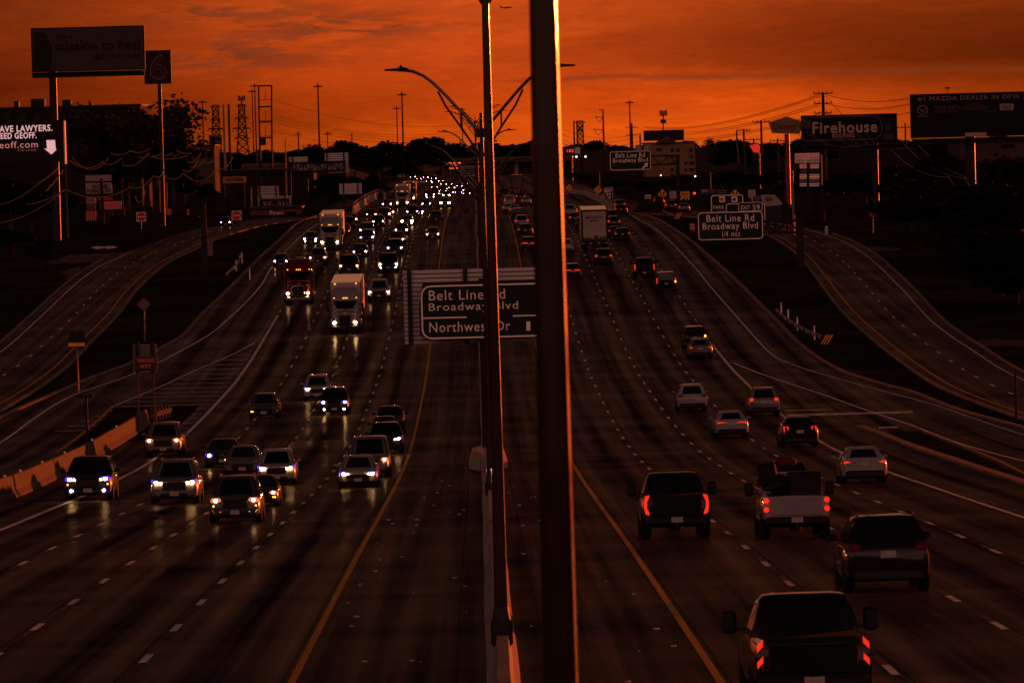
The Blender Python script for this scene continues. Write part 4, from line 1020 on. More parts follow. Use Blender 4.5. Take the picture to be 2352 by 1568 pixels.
m = MB(); z = at(1108, 655, Y).z; m.box((c0.x, Y+.62, z), (6.2, .3, .35)); m.box((c0.x, Y+.62, at(1108, 765, Y).z), (6.2, .3, .35)); part('cross_beam', m, DARKSTEEL(), t)

# right cantilever with 1/4 mile board
Y = 560
t, c, w, h = sign_root('overhead_sign', 'green quarter mile exit board with an exit tab, held out from a thick post', 'road sign', (1603, 486, 1753, 551), Y)
green_panel(t, (1603, 486, 1753, 551), Y); green_panel(t, (1695, 464, 1752, 486), Y, r=.2, name='exit_tab')
for s_, bx in (('Belt Line Rd', (1623, 493, 1732, 509)), ('Broadway Blvd', (1614, 511, 1741, 531)), ('1/4', (1659, 531, 1672, 544)), ('MILE', (1680, 534, 1700, 543)), ('EXIT', (1702, 472, 1723, 481)), ('59', (1729, 470, 1745, 482))): lettering(s_, bx, Y, WHITE(), t)
truss(t, (1700, 536), (1838, 534), 27, 5, Y+.6, DARKSTEEL(), .10)
post(t, 1837, 502, Y, .72, DARKSTEEL(), round_=False); m = MB(); p = at(1837, 502, Y); m.box((p.x, Y+.2, p.z), (1.0, .8, .12)); part('post_cap', m, DARKSTEEL(), t)
# second cantilever with arrow
Y = 900
t, c, w, h = sign_root('overhead_sign', 'green exit board with an up-slanting arrow and exit 59 tab, in front of the hotel', 'road sign', (1401, 347, 1495, 391), Y)
green_panel(t, (1401, 347, 1495, 391), Y); green_panel(t, (1459, 333, 1494, 346), Y, r=.2, name='exit_tab')
for s_, bx in (('Belt Line Rd', (1414, 351, 1481, 362)), ('Broadway Blvd', (1408, 363, 1488, 376)), ('EXIT', (1463, 337, 1474, 343)), ('59', (1479, 336, 1490, 343))): lettering(s_, bx, Y, WHITE(), t)
arrow(t, 1482, 381, 17, Y, 45)
truss(t, (1420, 381), (1556, 377), 20, 7, Y+.6, DARKSTEEL(), .12)
post(t, 1556, 357, Y, .62, DARKSTEEL(), round_=False)
# park and ride / destination boards behind
Y = 700
t, c, w, h = sign_root('guide_sign', 'green board with two small pictograms and PARK lettering, behind the quarter mile board', 'road sign', (1633, 448, 1708, 490), Y)
green_panel(t, (1633, 447, 1708, 512), Y)
for s_, bx in (('PARK', (1638, 472, 1663, 480)), ('RIDE', (1668, 472, 1692, 480)), ('NEXT', (1646, 485, 1664, 491))): lettering(s_, bx, Y, WHITE(), t)
for x, m_ in ((1658.5, REDS()), (1687, GREEN())):
    c = at(x, 458, Y); m = MB(); m.box((c.x, Y-.02, c.z), (.68, .03, .70)); part('pictogram', m, WHITE(), t)
    m = MB(); m.prism([(c.x-.22, c.z-.2), (c.x-.24, c.z+.1), (c.x, c.z+.25), (c.x+.25, c.z+.05), (c.x+.1, c.z-.05), (c.x+.2, c.z-.2)], Y-.06, Y-.04); part('pictogram_symbol', m, m_, t)
for x in (1645, 1696): post(t, x, 512, Y, .18, STEEL())
Y = 660
t, c, w, h = sign_root('guide_sign', 'green board mostly covered by the quarter mile board, only its upper edge showing', 'road sign', (1667, 466, 1758, 520), Y)
green_panel(t, (1667, 466, 1758, 521), Y); lettering('Duck', (1795-100, 474, 1720, 484), Y, WHITE(), t); lettering('Public Lib', (1674, 488, 1720, 498), Y, WHITE(), t)
for x in (1680, 1745): post(t, x, 521, Y, .18, STEEL())
# small roadside signs
def small(rect, Y, label, bg, texts=(), post_=True, name='road_sign', bd=None, diamond=False, glyph=None, grp=None):
    t, c, w, h = sign_root(name, label, 'road sign', rect, Y, grp)
    if diamond:
        for nm, k, mm, y0, y1 in (('panel', 1.0, BLACKP(), Y, Y+.05), ('face', .93, bg, Y-.03, Y-.005)):
            m = MB(); m.prism([(c.x, c.z-h/2*k), (c.x+w/2*k, c.z), (c.x, c.z+h/2*k), (c.x-w/2*k, c.z)], y0, y1); part(nm, m, mm, t)
    else: green_panel(t, rect, Y, .05, .12, bd is not None, bd, bg)
    for s_, bx, mm in texts: lettering(s_, bx, Y, mm, t, bold=True)
    if glyph:
        for g_ in glyph:
            m = MB(); m.prism([(c.x+u*w, c.z+v*h) for u, v in g_], Y-.06, Y-.04); part('symbol', m, BLACKP(), t)
    if post_: post(t, (rect[0]+rect[2])/2, rect[3]-1, Y, .12, STEEL())
    return t
UPARROW = [[(-.035, -.28), (-.035, .08), (-.12, .08), (0, .28), (.12, .08), (.035, .08), (.035, -.28)], [(.03, -.05), (.18, .05), (.22, -.02), (.08, -.12)]]
MERGE = [[(-.20, -.20), (-.20, .05), (-.28, .05), (-.15, .25), (-.03, .05), (-.11, .05), (-.11, -.05), (.02, -.30), (-.06, -.32)], [(.08, -.30), (.08, .05), (.0, .05), (.13, .25), (.26, .05), (.18, .05), (.18, -.30)]]
small((1388, 430, 1408, 461), 930, 'tall green board reading EXIT 59 with an up-slanting arrow by the ramp barrier', GREEN(), (('EXIT', (1390, 434, 1405, 441), WHITE()), ('59', (1393, 443, 1403, 450), WHITE())), bd=WHITE())
arrow(bpy.data.objects['road_sign'], 1399, 455, 9, 930, 45)
small((1363, 426, 1384, 446), 935, 'orange diamond sign with lines of text above two pale boards', ORANGE(), (('WATCH', (1369, 432, 1378, 434), BLACKP()), ('FOR', (1368, 435, 1379, 437), BLACKP()), ('EXIT', (1370, 438, 1377, 440), BLACKP())), diamond=True)
small((1299, 423, 1315, 440), 1000, 'orange diamond merge sign next to the thick blurred pole', ORANGE(), diamond=True, glyph=UPARROW)
small((1510, 433, 1533, 459), 900, 'orange diamond sign with two black lane arrows in front of the dark trees', ORANGE(), diamond=True, glyph=MERGE)
small((1676, 434, 1701, 460), 800, 'orange diamond sign rising behind the PARK board', ORANGE(), diamond=True, glyph=MERGE)
small((1563, 440, 1584, 452), 880, 'yellow exit speed sign reading EXIT 45 MPH beside the thick cantilever post', ORANGE(), (('EXIT', (1566, 443, 1581, 449), BLACKP()),), False)
t = bpy.data.objects[[o.name for o in COL.objects if o.name.startswith('road_sign')][-1]]
green_panel(t, (1563, 453, 1584, 466), 880, .05, .12, False, None, ORANGE(), 'speed_panel'); lettering('45', (1566, 454.5, 1581, 461), 880, BLACKP(), t, bold=True); lettering('MPH', (1569, 462, 1578, 465), 880, BLACKP(), t, bold=True); post(t, 1573, 466, 880, .12)
PW = mat('pale_board', (.52, .40, .36), .5, 0, .1, 2)
for r_, yy, lb in (((1358, 444, 1374, 459), 940, 'pale lettered board directly below the orange text diamond'), ((1373, 450, 1387, 464), 938, 'pale lettered board squeezed between another board and the green EXIT 59 board'),
                ((1481, 447, 1495, 462), 905, 'pale lettered board just before the orange two-arrow diamond'), ((1538, 439, 1553, 456), 905, 'pale lettered board between the orange two-arrow diamond and the thick post'),
                ((1719, 436, 1735, 454), 800, 'pale lettered board standing alone above the white camper')):
    n_ = 4; x0, y0, x1, y1 = r_
    small(r_, yy, lb, PW, [(random.choice(['RIGHT', 'LANE', 'MUST', 'EXIT']) if 0 else q, (x0+2.5, y0+1.5+i*(y1-y0-2)/4, x1-2.5, y0+1.5+(i+.62)*(y1-y0-2)/4), BLACKP()) for i, q in enumerate(('RIGHT', 'LANE', 'MUST', 'EXIT'))])
t = small((1281, 431, 1305, 447), 1010, 'red lit board half hidden by the thick blurred pole', REDS())
# stop, do not enter, wrong way
Y = 640
t, c, w, h = sign_root('stop_sign', 'red octagonal stop sign at the driveway under the dark trees', 'road sign', (1996, 481, 2014, 498), Y)
m = MB(); r = w/2/math.cos(rad(22.5)); m.prism([(c.x+r*math.cos(rad(22.5+45*i)), c.z+r*math.sin(rad(22.5+45*i))) for i in range(8)], Y, Y+.04); part('panel', m, REDS(), t)
lettering('STOP', (1998, 486, 2012, 493), Y, mat('pinkish_letter', (.7, .22, .18), .5, 0, .1), t, bold=True); post(t, 2005, 497, Y, .10)
def no_entry(rect, Y, lb):
    t, c, w, h = sign_root('no_entry_sign', lb, 'road sign', rect, Y)
    green_panel(t, rect, Y, .05, .1, False, None, PW)
    m = MB(); m.prism([(c.x+w*.46*math.cos(2*math.pi*i/24), c.z+h*.46*math.sin(2*math.pi*i/24)) for i in range(24)], Y-.03, Y-.005); part('disc', m, REDS(), t)
    m = MB(); m.box((c.x, Y-.05, c.z), (w*.72, .03, h*.13)); part('bar', m, PW, t); post(t, (rect[0]+rect[2])/2, rect[3]-1, Y, .10)
no_entry((313, 487, 335, 509), 740, 'square no entry sign with red disc in front of the lit utility poles'); no_entry((532, 484, 555, 506), 770, 'square no entry sign with red disc above the small frontage road car')
small((380, 479, 401, 494), 830, 'small red wrong way sign farther off beside the frontage road', REDS(), (('WRONG', (383, 482, 398, 486), PW), ('WAY', (385, 488, 396, 491), PW)))
t, c, w, h = sign_root('wrong_way_sign', 'red WRONG WAY sign mounted on the back of a slatted board on two posts', 'road sign', (306, 790, 360, 855), 345)
slat_panel(t, (305, 790, 361, 856), 345, .12, (316, 350), n=13, m_=mat('dark_aluminium', (.15, .115, .10), .6, .1, .2)); green_panel(t, (311, 818, 358, 849), 345, .04, .05, False, None, mat('wrong_way_red', (.06, .004, .004), .5, 0, .2, 2), dy=.06)  # slats use a darker copy of the sign back aluminium
for s_, bx in (('WRONG', (315, 823, 354, 832)), ('WAY', (322, 836, 347, 845))): lettering(s_, bx, 345, mat('retro_orange', (.55, .17, .07), .5, 0, .1), t, bold=True, dy=.12)
for x in (315, 351): post(t, x, 850, 345, .11, mat('rusty_post', (.10, .03, .02), .7, .2, .3))
small((313, 682, 348, 716), 470, 'back of a brown diamond sign alone on the dark grass', mat('diamond_back', (.13, .075, .05), .6, .2, .2), diamond=True)
t = small((158, 760, 195, 797), 400, 'dark back of a small sign with an orange strip along its foot', BLACKP()); m = MB(); c = at(176, 791, 400); m.box((c.x, 399.95, c.z), (1.15, .03, .25)); part('strip', m, ORANGE(), t)
t, c, w, h = sign_root('sign_post', 'dark T shaped sign post seen edge-on behind the concrete barrier', 'post', (180, 905, 214, 915), 330)
m = MB(); m.box((c.x, 330, c.z), (w, .12, .2)); part('cross_arm', m, DARKSTEEL(), t); post(t, 197, 908, 330, .16, DARKSTEEL())
# backs of sign gantries, left side
def sign_back(rects, Y, lb, tr=None, posts=(), rib=()):
    t, c, w, h = sign_root('gantry_sign', lb, 'road sign', rects[0], Y)
    for r_, ribs in zip(rects, rib): slat_panel(t, r_, Y, .3, ribs)
    if tr: truss(t, *tr, Y-.9, DARKSTEEL(), .13)
    for x, y in posts: post(t, x, y, Y, .45, DARKSTEEL())
    return t
sign_back([(664, 360, 707, 397), (707, 372, 746, 397), (746, 351, 800, 398)], 960, 'pale slatted backs of three gantry boards on one dark truss', ((664, 395), (794, 391), 20, 8), ((665, 372),), ((672,), (735,), (751, 790)))
sign_back([(592, 427, 640, 452), (592, 450, 669, 488)], 860, 'pale slatted back of a stepped board on a short truss, in front of the shops', ((598, 484), (664, 482), 24, 4), ((705, 410), (600, 484)), ((596, 634), (600, 655)))
sign_back([(779, 421, 831, 446)], 940, 'pale back of a board on two posts before the black tree mass', None, ((789, 446), (822, 446)), ((789, 822),))
sign_back([(958, 416, 988, 446)], 1500, 'small far sign back with truss behind the far white semi truck', ((958, 436), (990, 435), 14, 5), ((958, 420),), ((964, 984),))
# amber message board and green board far up the road
Y = 1750
t, c, w, h = sign_root('message_board', 'far electronic message board with three amber text lines', 'road sign', (1020, 370, 1062, 392), Y)
green_panel(t, (1020, 368, 1062, 393), Y, .6, .1, False, None, BLACKP())
for s_, bx in (('EASTERN AVE', (1026, 373, 1058, 377)), ('FULLY', (1035, 379, 1049, 382)), ('CLOSED', (1032, 385, 1052, 388))): lettering(s_, bx, Y, glow_m('amber_led', (1, .13, .02), 2.2), t, bold=True)
post(t, 1032, 393, Y, .7, DARKSTEEL())
Y = 1100
t, c, w, h = sign_root('guide_sign', 'dark green median board with small text rows between the receding lamps', 'road sign', (1058, 381, 1134, 404), Y)
green_panel(t, (1058, 381, 1132, 404), Y)
for s_, bx in (('Mon Thru Fri', (1062, 384, 1090, 389)), ('Belt Line Rd', (1062, 391, 1088, 394)), ('Broadway Bl', (1062, 396, 1096, 401))): lettering(s_, bx, Y, mat('dim_letter', (.35, .34, .25), .5, 0, .2), t)
m = MB(); m.cyl((0, Y+.3, gz(Y)), (0, Y+.3, c.z+1), .3, n=10); part('post', m, DARKSTEEL(), t)

# ------------------------------------------------------------------ billboards
def billboard(rect, Y, lb, px, pw, face, y_foot, texts=(), bold=True, catwalk=True, name='billboard'):
    t, c, w, h = sign_root(name, lb, 'billboard', rect, Y)
    m = MB(); m.box((c.x, Y+.5, c.z), (w, 1.0, h)); part('casing', m, BLACKP(), t)
    b = (rect[3]-rect[1])*.05
    m = MB(); m.box((c.x, Y-.03, c.z), (w-.3, .05, h-.3)); part('face', m, face, t)
    for s_, bx, mm in texts: lettering(s_, bx, Y-.05, mm, t, bold=bold)
    if catwalk:
        m = MB(); m.box((c.x, Y-.55, c.z-h/2-.12), (w, 1.1, .1)); m.box((c.x, Y-.2, c.z-h/2-.45), (w*.99, .35, .55))
        for i in range(9): m.box((c.x-w/2+.3+i*(w-.6)/8, Y-.8, c.z-h/2-.2), (.08, .8, .3))
        part('catwalk', m, DARKSTEEL(), t)
    if px:
        P = at(px, rect[3], Y); m = MB(); m.cyl((P.x, Y+.6, gz(Y)), (P.x, Y+.6, P.z+.2), pw/2, n=14); part('column', m, mat('column_steel', (.020, .012, .010), .4, .4, .2), t, 40)
    return t, c, w, h
dimface = mat('billboard_dim', (.034, .025, .025), .6, 0, .15, .25); dimtext = mat('billboard_ink', (.003, .002, .003), .6, 0, .1)
t, c, w, h = billboard((72, 62, 332, 163), 690, 'wide dim billboard about a mission to heal, on one thick column', 120, .95, dimface, 0,
    (('Join a', (128, 78, 165, 92), mat('billboard_ink_faint', (.012, .009, .009), .6, 0, .1)), ('mission to heal', (128, 92, 322, 116), dimtext), ('@TOTALCARE', (218, 124, 322, 138), dimtext)))
m = MB(); m.prism([(c.x-w/2+.2, c.z-h/2+.2), (c.x-w/2+2.2, c.z-h/2+.2), (c.x-w/2+2.6, c.z), (c.x-w/2+1.8, c.z+h/2-.7), (c.x-w/2+.5, c.z+h/2-.4)], 690-.10, 690-.06); part('printed_figure', m, dimtext, t)
Y = 760
t, c, w, h = sign_root('lodging_sign', 'dark square sign with a large red outlined 6, on its own tall pole', 'sign', (331, 116, 393, 193), Y)
m = MB(); m.box((c.x, Y+.3, c.z), (w, .6, h)); part('cabinet', m, mat('sign_navy', (.004, .004, .007), .5, 0, .15), t)
lettering('6', (343, 124, 384, 184), Y, mat('six_outline', (.12, .04, .038), .5, 0, .1), t, bold=True, dy=.03); lettering('6', (346.5, 128, 380.5, 180), Y, mat('six_red', (.035, .004, .004), .5, 0, .1), t, dy=.06)
P = at(366, 193, Y); m = MB(); m.cyl((P.x, Y+.3, gz(Y)), (P.x, Y+.3, P.z), .27, n=12); part('column', m, MATS['column_steel'], t, 40)
Y = 600
led = glow_m('led_pink', (1.0, .52, .50), .75)
t, c, w, h = billboard((-190, 280, 148, 376), Y, 'digital billboard with glowing pink lettering and a down arrow, cut by the picture edge', -60, 1.0, mat('led_black', (.003, .003, .003), .4, 0, .2), 0,
    (('HAVE LAWYERS.', (-13, 288, 120, 303), led), ('NEED GEOFF.', (-11, 305, 84, 319), led), ('Trial Lawyer', (40, 342, 85, 348), glow_m('led_dim', (1, .30, .22), .14))), True, False)
lettering('geoff.com', (-13, 325, 87, 345), Y-.05, glow_m('led_rose', (1.0, .34, .28), .5), t)
a = at(116, 340, Y); k = Y/F; m = MB(); m.prism([(a.x+u*k, a.z+v*k) for u, v in ((-9, 18), (11, 18), (12, -2), (14, -4), (2, -15), (-15, -1), (-8, -2))], Y-.12, Y-.09); part('arrow', m, led, t)
m = MB(); q = at(147.5, 328, Y); m.box((q.x+.06, Y+.2, q.z), (.14, 1.7, h+.1)); part('sunlit_edge', m, mat('sunlit_edge_pale', (.55, .40, .35), .4, .3, .1), t)  # added pale strip, the sunlit edge is put into its colour
# right side boards
Y = 720
t, c, w, h = billboard((1841, 263, 2061, 332), Y, 'dark billboard with large pale serif lettering above ROOFING, striped by cables', 2010, .8, mat('board_black', (.003, .0025, .0027), .8, 0, .2, .4), 0)
cream = mat('board_cream', (.36, .29, .23), .6, 0, .12)
cu = bpy.data.curves.new('t', 'FONT')
lettering('Firehouse', (1866, 279, 2015, 306), Y-.05, cream, t, bold=True); lettering('ROOFING', (1912, 307, 1963, 317), Y-.05, mat('board_pink', (.34, .20, .19), .6, 0, .1), t, bold=True)
bpy.data.curves.remove(cu)
m = MB(); frame_ring(m, at(1930, 295, Y), 10.6, 3.0, 1.2, .07, Y-.12, Y-.09); part('printed_border', m, mat('board_line', (.16, .11, .10), .6, 0, .1), t)
p = at(2040, 292, Y); m = MB(); m.prism([(p.x+.42*math.cos(a_*.35), p.z+.55*math.sin(a_*.35)) for a_ in range(18)], Y-.12, Y-.09); m.prism([(p.x-.75, p.z-1.6), (p.x+.75, p.z-1.6), (p.x+.55, p.z-.75), (p.x-.5, p.z-.75)], Y-.12, Y-.09); part('printed_portrait', m, mat('board_skin', (.03, .017, .014), .6, 0, .3, 1.5), t)
p = at(1852, 285, Y); m = MB()
for i in range(9): a_ = i*.7; m.prism([(p.x+.2*math.cos(a_+2), p.z+.2*math.sin(a_+2)), (p.x+(.55+.1*(i%2))*math.cos(a_-.2), p.z+.7*math.sin(a_-.2)), (p.x+(.55+.1*(i%2))*math.cos(a_+.25), p.z+.7*math.sin(a_+.25))], Y-.12-.002*i, Y-.09-.002*i)
part('printed_emblem', m, mat('board_emblem', (.06, .045, .042), .6, 0, .3), t)
lettering('OUTFRONT', (1935, 333, 1980, 339), Y-.7, mat('board_name', (.30, .22, .18), .5, 0, .1), t, bold=True)
Y = 640
t, c, w, h = billboard((2092, 212, 2480, 313), Y, 'huge black billboard with a spaced capital headline, cut by the picture edge', 2229, 1.1, mat('board_dark', (.003, .0025, .0025), .8, 0, .2, .3), 0,
    (('#1 MAZDA DEALER IN DFW 2023', (2108, 219, 2385, 230), mat('board_grey', (.24, .18, .17), .5, 0, .1)),), False)
gl = mat('board_dimgrey', (.10, .075, .07), .5, 0, .1)
for s_, bx in (("PRESIDENT'S", (2148, 243, 2203, 250)), ('CLUB 2023', (2148, 253, 2196, 259)), ('Mazda', (2265, 254, 2288, 258))): lettering(s_, bx, Y-.05, gl, t)
p = at(2119, 253, Y); m = MB()
ell = [(.62*math.cos(i*math.pi/10), .50*math.sin(i*math.pi/10)) for i in range(21)]
for (a0, a1), (b0, b1) in zip(ell, ell[1:]): m.prism([(p.x+a0, p.z+a1), (p.x+b0, p.z+b1), (p.x+b0*.88, p.z+b1*.88), (p.x+a0*.88, p.z+a1*.88)], Y-.12, Y-.09)
m.prism([(p.x-.55, p.z+.20), (p.x-.25, p.z+.12), (p.x, p.z-.12), (p.x+.25, p.z+.12), (p.x+.55, p.z+.20), (p.x+.25, p.z+.02), (p.x, p.z-.24), (p.x-.25, p.z+.02)], Y-.12, Y-.09); m.box((p.x, Y-.1, p.z-.72), (1.3, .03, .05)); part('printed_emblem', m, MATS['board_grey'], t)
p = at(2152, 252, Y)
p = at(2312, 246, Y); m = MB(); m.box((p.x, Y-.1, p.z), (1.55, .03, .72)); part('printed_label', m, mat('board_label', (.30, .22, .21), .5, 0, .2, 3), t); lettering('DEALER', (2300, 241, 2324, 251), Y-.1, mat('label_red', (.14, .03, .03), .5, 0, .1), t, bold=True)
p = at(2235, 247, Y); m = MB(); m.prism([(p.x-1.7, p.z-.35), (p.x-1.65, p.z+.05), (p.x-1.0, p.z+.15), (p.x-.6, p.z+.55), (p.x+.75, p.z+.55), (p.x+1.2, p.z+.15), (p.x+1.7, p.z+.05), (p.x+1.75, p.z-.35)], Y-.12, Y-.09); part('printed_car', m, mat('board_car', (.016, .005, .005), .4, 0, .3, 1), t)
p = at(2240, 304, Y); m = MB(); m.box((p.x, Y-.62, p.z-.25), (2.4, .06, .45)); part('name_plate', m, MATS['board_label'], t)
t, c, w, h = sign_root('floodlight', 'small floodlight sticking up from the top of the huge black billboard', 'lamp', (2170, 202, 2184, 212), 641)
m = MB(); m.cyl((c.x, 641.5, c.z-.35), (c.x, 641.5, c.z+.2), .04, n=6); part('stem', m, DARKSTEEL(), t); m = MB(); m.cbox((c.x, 641.4, c.z+.22), (.6, .3, .16), .05); part('head', m, DARKSTEEL(), t); t.location.z = c.z-.4
for ch in t.children: ch.location.z -= (c.z-.4-gz(641))
# diner sign, six-sided, on a pole
Y = 800
t, c, w, h = sign_root('diner_sign', 'yellow six sided diner sign with red script letters, on a pole beside the dark billboard', 'sign', (1766, 268, 1846, 310), Y)
P = lambda x, y: (lambda q: (q.x, q.z))(at(x, y, Y)); m = MB(); m.prism([P(1774, 306), P(1836, 308), P(1848, 281), P(1808, 268), P(1766, 281)], Y, Y+1.2); part('cabinet', m, mat('diner_yellow', (.17, .115, .035), .5, 0, .15, .6), t)
lettering("Denny's", (1775, 282, 1842, 302), Y, mat('diner_red', (.12, .006, .005), .5, 0, .1), t, bold=True)
P_ = at(1808, 308, Y); m = MB(); m.cyl((P_.x, Y+.6, gz(Y)), (P_.x, Y+.6, P_.z), .35, n=12); part('column', m, mat('red_column', (.20, .03, .02), .35, .6, .1), t, 40)
# shopping plaza pylon
Y = 740
t, c, w, h = sign_root('plaza_sign', 'stacked shopping plaza sign with lit red and pink tenant boards', 'sign', (1826, 348, 1888, 430), Y)
RW = mat('plaza_pale', (.60, .42, .40), .5, 0, .12, emit=(1, .42, .36), es=.09); RT_ = mat('plaza_red', (.45, .02, .02), .5, 0, .1, emit=(1, .02, .02), es=.12)
m = MB(); a = at(1861, 350, Y); 
for x in (1858, 1885): q = at(x, 348, Y); m.box((q.x, Y+.3, (q.z+gz(Y))/2), (.45, .4, q.z-gz(Y)))
part('columns', m, DARKSTEEL(), t)
def board(r_, mm, s_=None, sm=None, nm='tenant_board'):
    green_panel(t, r_, Y, .3, .05, False, None, mm, nm)
    if s_: lettering(s_, (r_[0]+1.5, r_[1]+1.5, r_[2]-1.5, r_[3]-1.5), Y, sm, t, bold=True)
board((1826, 352, 1882, 363), RW, 'BROADWAY VILLAGE', RT_); board((1826, 364, 1882, 374), RW, 'INDIA GARDEN', DARKSTEEL())
board((1837, 377, 1853, 387), RW, 'CHI', RT_); board((1861, 377, 1881, 387), RW, 'CITY', RT_); board((1839, 391, 1853, 397), mat('plaza_olive', (.14, .10, .03), .5, 0, .1)); board((1861, 391, 1879, 397), mat('plaza_green', (.02, .07, .045), .5, 0, .1))
for i, mm in enumerate((RW, mat('plaza_orange', (.6, .30, .10), .5, 0, .2, emit=(1, .3, .06), es=.25), RW, mat('plaza_mauve', (.28, .20, .22), .5, 0, .1), mat('plaza_dim', (.18, .13, .13), .5, 0, .1), RW, RW)):
    y = 400+i*4.2; board((1837, y, 1853, y+2.6), mm); board((1859, y, 1882, y+2.6), mm)
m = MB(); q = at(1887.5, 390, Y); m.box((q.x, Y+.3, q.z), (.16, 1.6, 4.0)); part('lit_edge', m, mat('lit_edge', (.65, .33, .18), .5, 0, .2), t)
small((1609, 434, 1645, 447), 960, 'dim blue and red service board behind the thick cantilever post', mat('board_blue', (.02, .03, .10), .5, 0, .2), (('FOOD', (1612, 436, 1626, 441), PW), ('GAS', (1630, 436, 1642, 441), REDS())))
small((1645, 434, 1672, 447), 962, 'dark green board with small yellow text rows beside the blue service board', GREEN(), (('Belt Line', (1649, 437, 1668, 439), mat('dim_letter', (.35, .34, .25))), ('Park', (1649, 442, 1668, 444), mat('dim_letter', (.35, .34, .25)))))
# left pylon of shop boards
Y = 820
t, c, w, h = sign_root('shop_sign', 'stacked pale shop sign reading HOME FURNITURE over red and striped boards', 'sign', (196, 401, 258, 530), Y)
LW = mat('shop_pale', (.24, .17, .175), .5, 0, .1)
board_ = lambda r_, mm, txt=(): (green_panel(t, r_, Y, .3, .05, False, None, mm, 'tenant_board'), [lettering(s_, bx, Y, tm, t, bold=True) for s_, bx, tm in txt])
board_((196, 402, 256, 416), LW); board_((197, 420, 257, 445), LW, (('HOME', (213, 424, 247, 433), TRIM()), ('FURNITURE', (200, 434, 255, 443), TRIM())))
board_((198, 453, 220, 468), LW, (('RX', (201, 455, 218, 464), REDS()),)); board_((226, 453, 258, 460), REDS()); board_((230, 462, 279, 481), LW, (('SCHOOL', (236, 463, 276, 470), RT_), ('LAWN 1 MILE', (233, 472, 276, 479), RT_)))
board_((199, 469, 219, 482), mat('shop_maroon', (.10, .03, .02), .6, 0, .2)); m = MB(); q = at(210, 508, Y)
for i in range(5): m.box((q.x-.62+i*.31, Y, q.z), (.16, .3, 2.9))
part('striped_board', m, mat('sunlit_orange', (.62, .17, .06), .5, 0, .15), t); m = MB(); m.box((q.x, Y+.2, q.z), (1.45, .1, 2.95)); part('board_back', m, REDS(), t)
m = MB(); q = at(207, 530, Y); m.box((q.x, Y+.4, (q.z+gz(Y))/2+1), (.5, .4, q.z-gz(Y)+6)); q = at(250, 530, Y); m.box((q.x, Y+.4, (q.z+gz(Y))/2+1), (.4, .4, q.z-gz(Y)+6)); part('columns', m, DARKSTEEL(), t)

# ------------------------------------------------------------------ buildings
def building(name, x0, x1, ytop, Y, depth, lb, wall, wins=(), roofitems=(), win_m=None, roof_m=None):
    a, b = at(x0, ytop, Y), at(x1, ytop, Y); zt = (a.z+b.z)/2; z0 = gz(Y)-.5; cx, w = (a.x+b.x)/2, b.x-a.x
    t = thing(name, lb, 'building', (cx, Y+depth/2, gz(Y)))
    m = MB(); m.box((cx, Y+depth/2, (zt+z0)/2), (w, depth, zt-z0)); part('wall', m, wall, t)
    m = MB(); m.box((cx, Y+depth/2, zt+.15), (w+.5, depth+.5, .3)); part('roof', m, roof_m or DARKSTEEL(), t)
    for (wx0, wy0, wx1, wy1) in wins:
        p, q = at(wx0, wy0, Y), at(wx1, wy1, Y); m = MB(); m.box(((p.x+q.x)/2, Y-.02, (p.z+q.z)/2), (abs(q.x-p.x), .10, abs(p.z-q.z))); part('window', m, win_m or GLASS(), t)
    for (ix, iw, ih) in roofitems:
        p = at(ix, ytop, Y); k = Y/F; m = MB(); m.cbox((p.x, Y+3, zt+ih*k/2+.2), (iw*k, 3, ih*k+.2), .1); part('roof_unit', m, DARKSTEEL(), t)
    return t, zt
plaster = mat('plaster_brown', (.05, .03, .024), .85, 0, .3, .2); darkwall = mat('dark_wall', (.010, .006, .005), .85, 0, .3, .2); brick = mat('dull_brick', (.03, .016, .012), .85, 0, .3, .2)
building('office_block', -160, 322, 249, 980, 30, 'dark flat roofed block with rooftop units behind the digital billboard', darkwall, [(10+i*34, 262, 24+i*34, 292) for i in range(9)], ((36, 11, 14), (85, 32, 18), (152, 20, 14), (206, 8, 6)), mat('dull_window', (.015, .010, .009), .3, 0, .2))
wins = []
for r_ in range(5):
    for x in (1541, 1557, 1592-5): pass
hw = [(1508, 341, 1519, 347)] + [(x, y, x+8, y+8) for y in (341, 356, 371, 386, 400) for x in (1540, 1553, 1583)] + [(x, y, x+7, y+8) for y in (371, 386) for x in (1572, 1588)]
t, zt = building('hotel', 1482, 1596, 329, 1500, 25, 'tan five storey hotel with a dark stepped roof and rows of small windows', mat('hotel_stucco', (.17, .095, .062), .85, 0, .25, .2), hw, (), mat('hotel_window', (.02, .012, .010), .3, 0, .2))
a, b = at(1484, 327, 1500), at(1572, 309, 1500); m = MB(); m.box(((a.x+b.x)/2, 1512, (a.z+b.z)/2+.8), (b.x-a.x, 18, abs(b.z-a.z)+1.0)); part('upper_roof', m, DARKSTEEL(), t)
m = MB(); a, b, c_ = at(1506, 328, 1498), at(1556, 328, 1498), at(1532, 312, 1498); m.prism([(a.x, a.z), (b.x, b.z), (c_.x, c_.z)], 1498.5, 1502); part('gable', m, mat('gable_tan', (.07, .04, .028), .85, 0, .2), t)
t_, c, w, h = sign_root('cell_antenna', 'rooftop cellular antenna cluster on a mast above the tan hotel', 'antenna', (1514, 253, 1533, 310), 1512)
p0, p1 = at(1523.5, 311, 1512), at(1523.5, 255, 1512); t_.location.z = p0.z
m = MB(); m.cyl(p0, p1, .18, n=8); part('mast', m, DARKSTEEL(), t_)
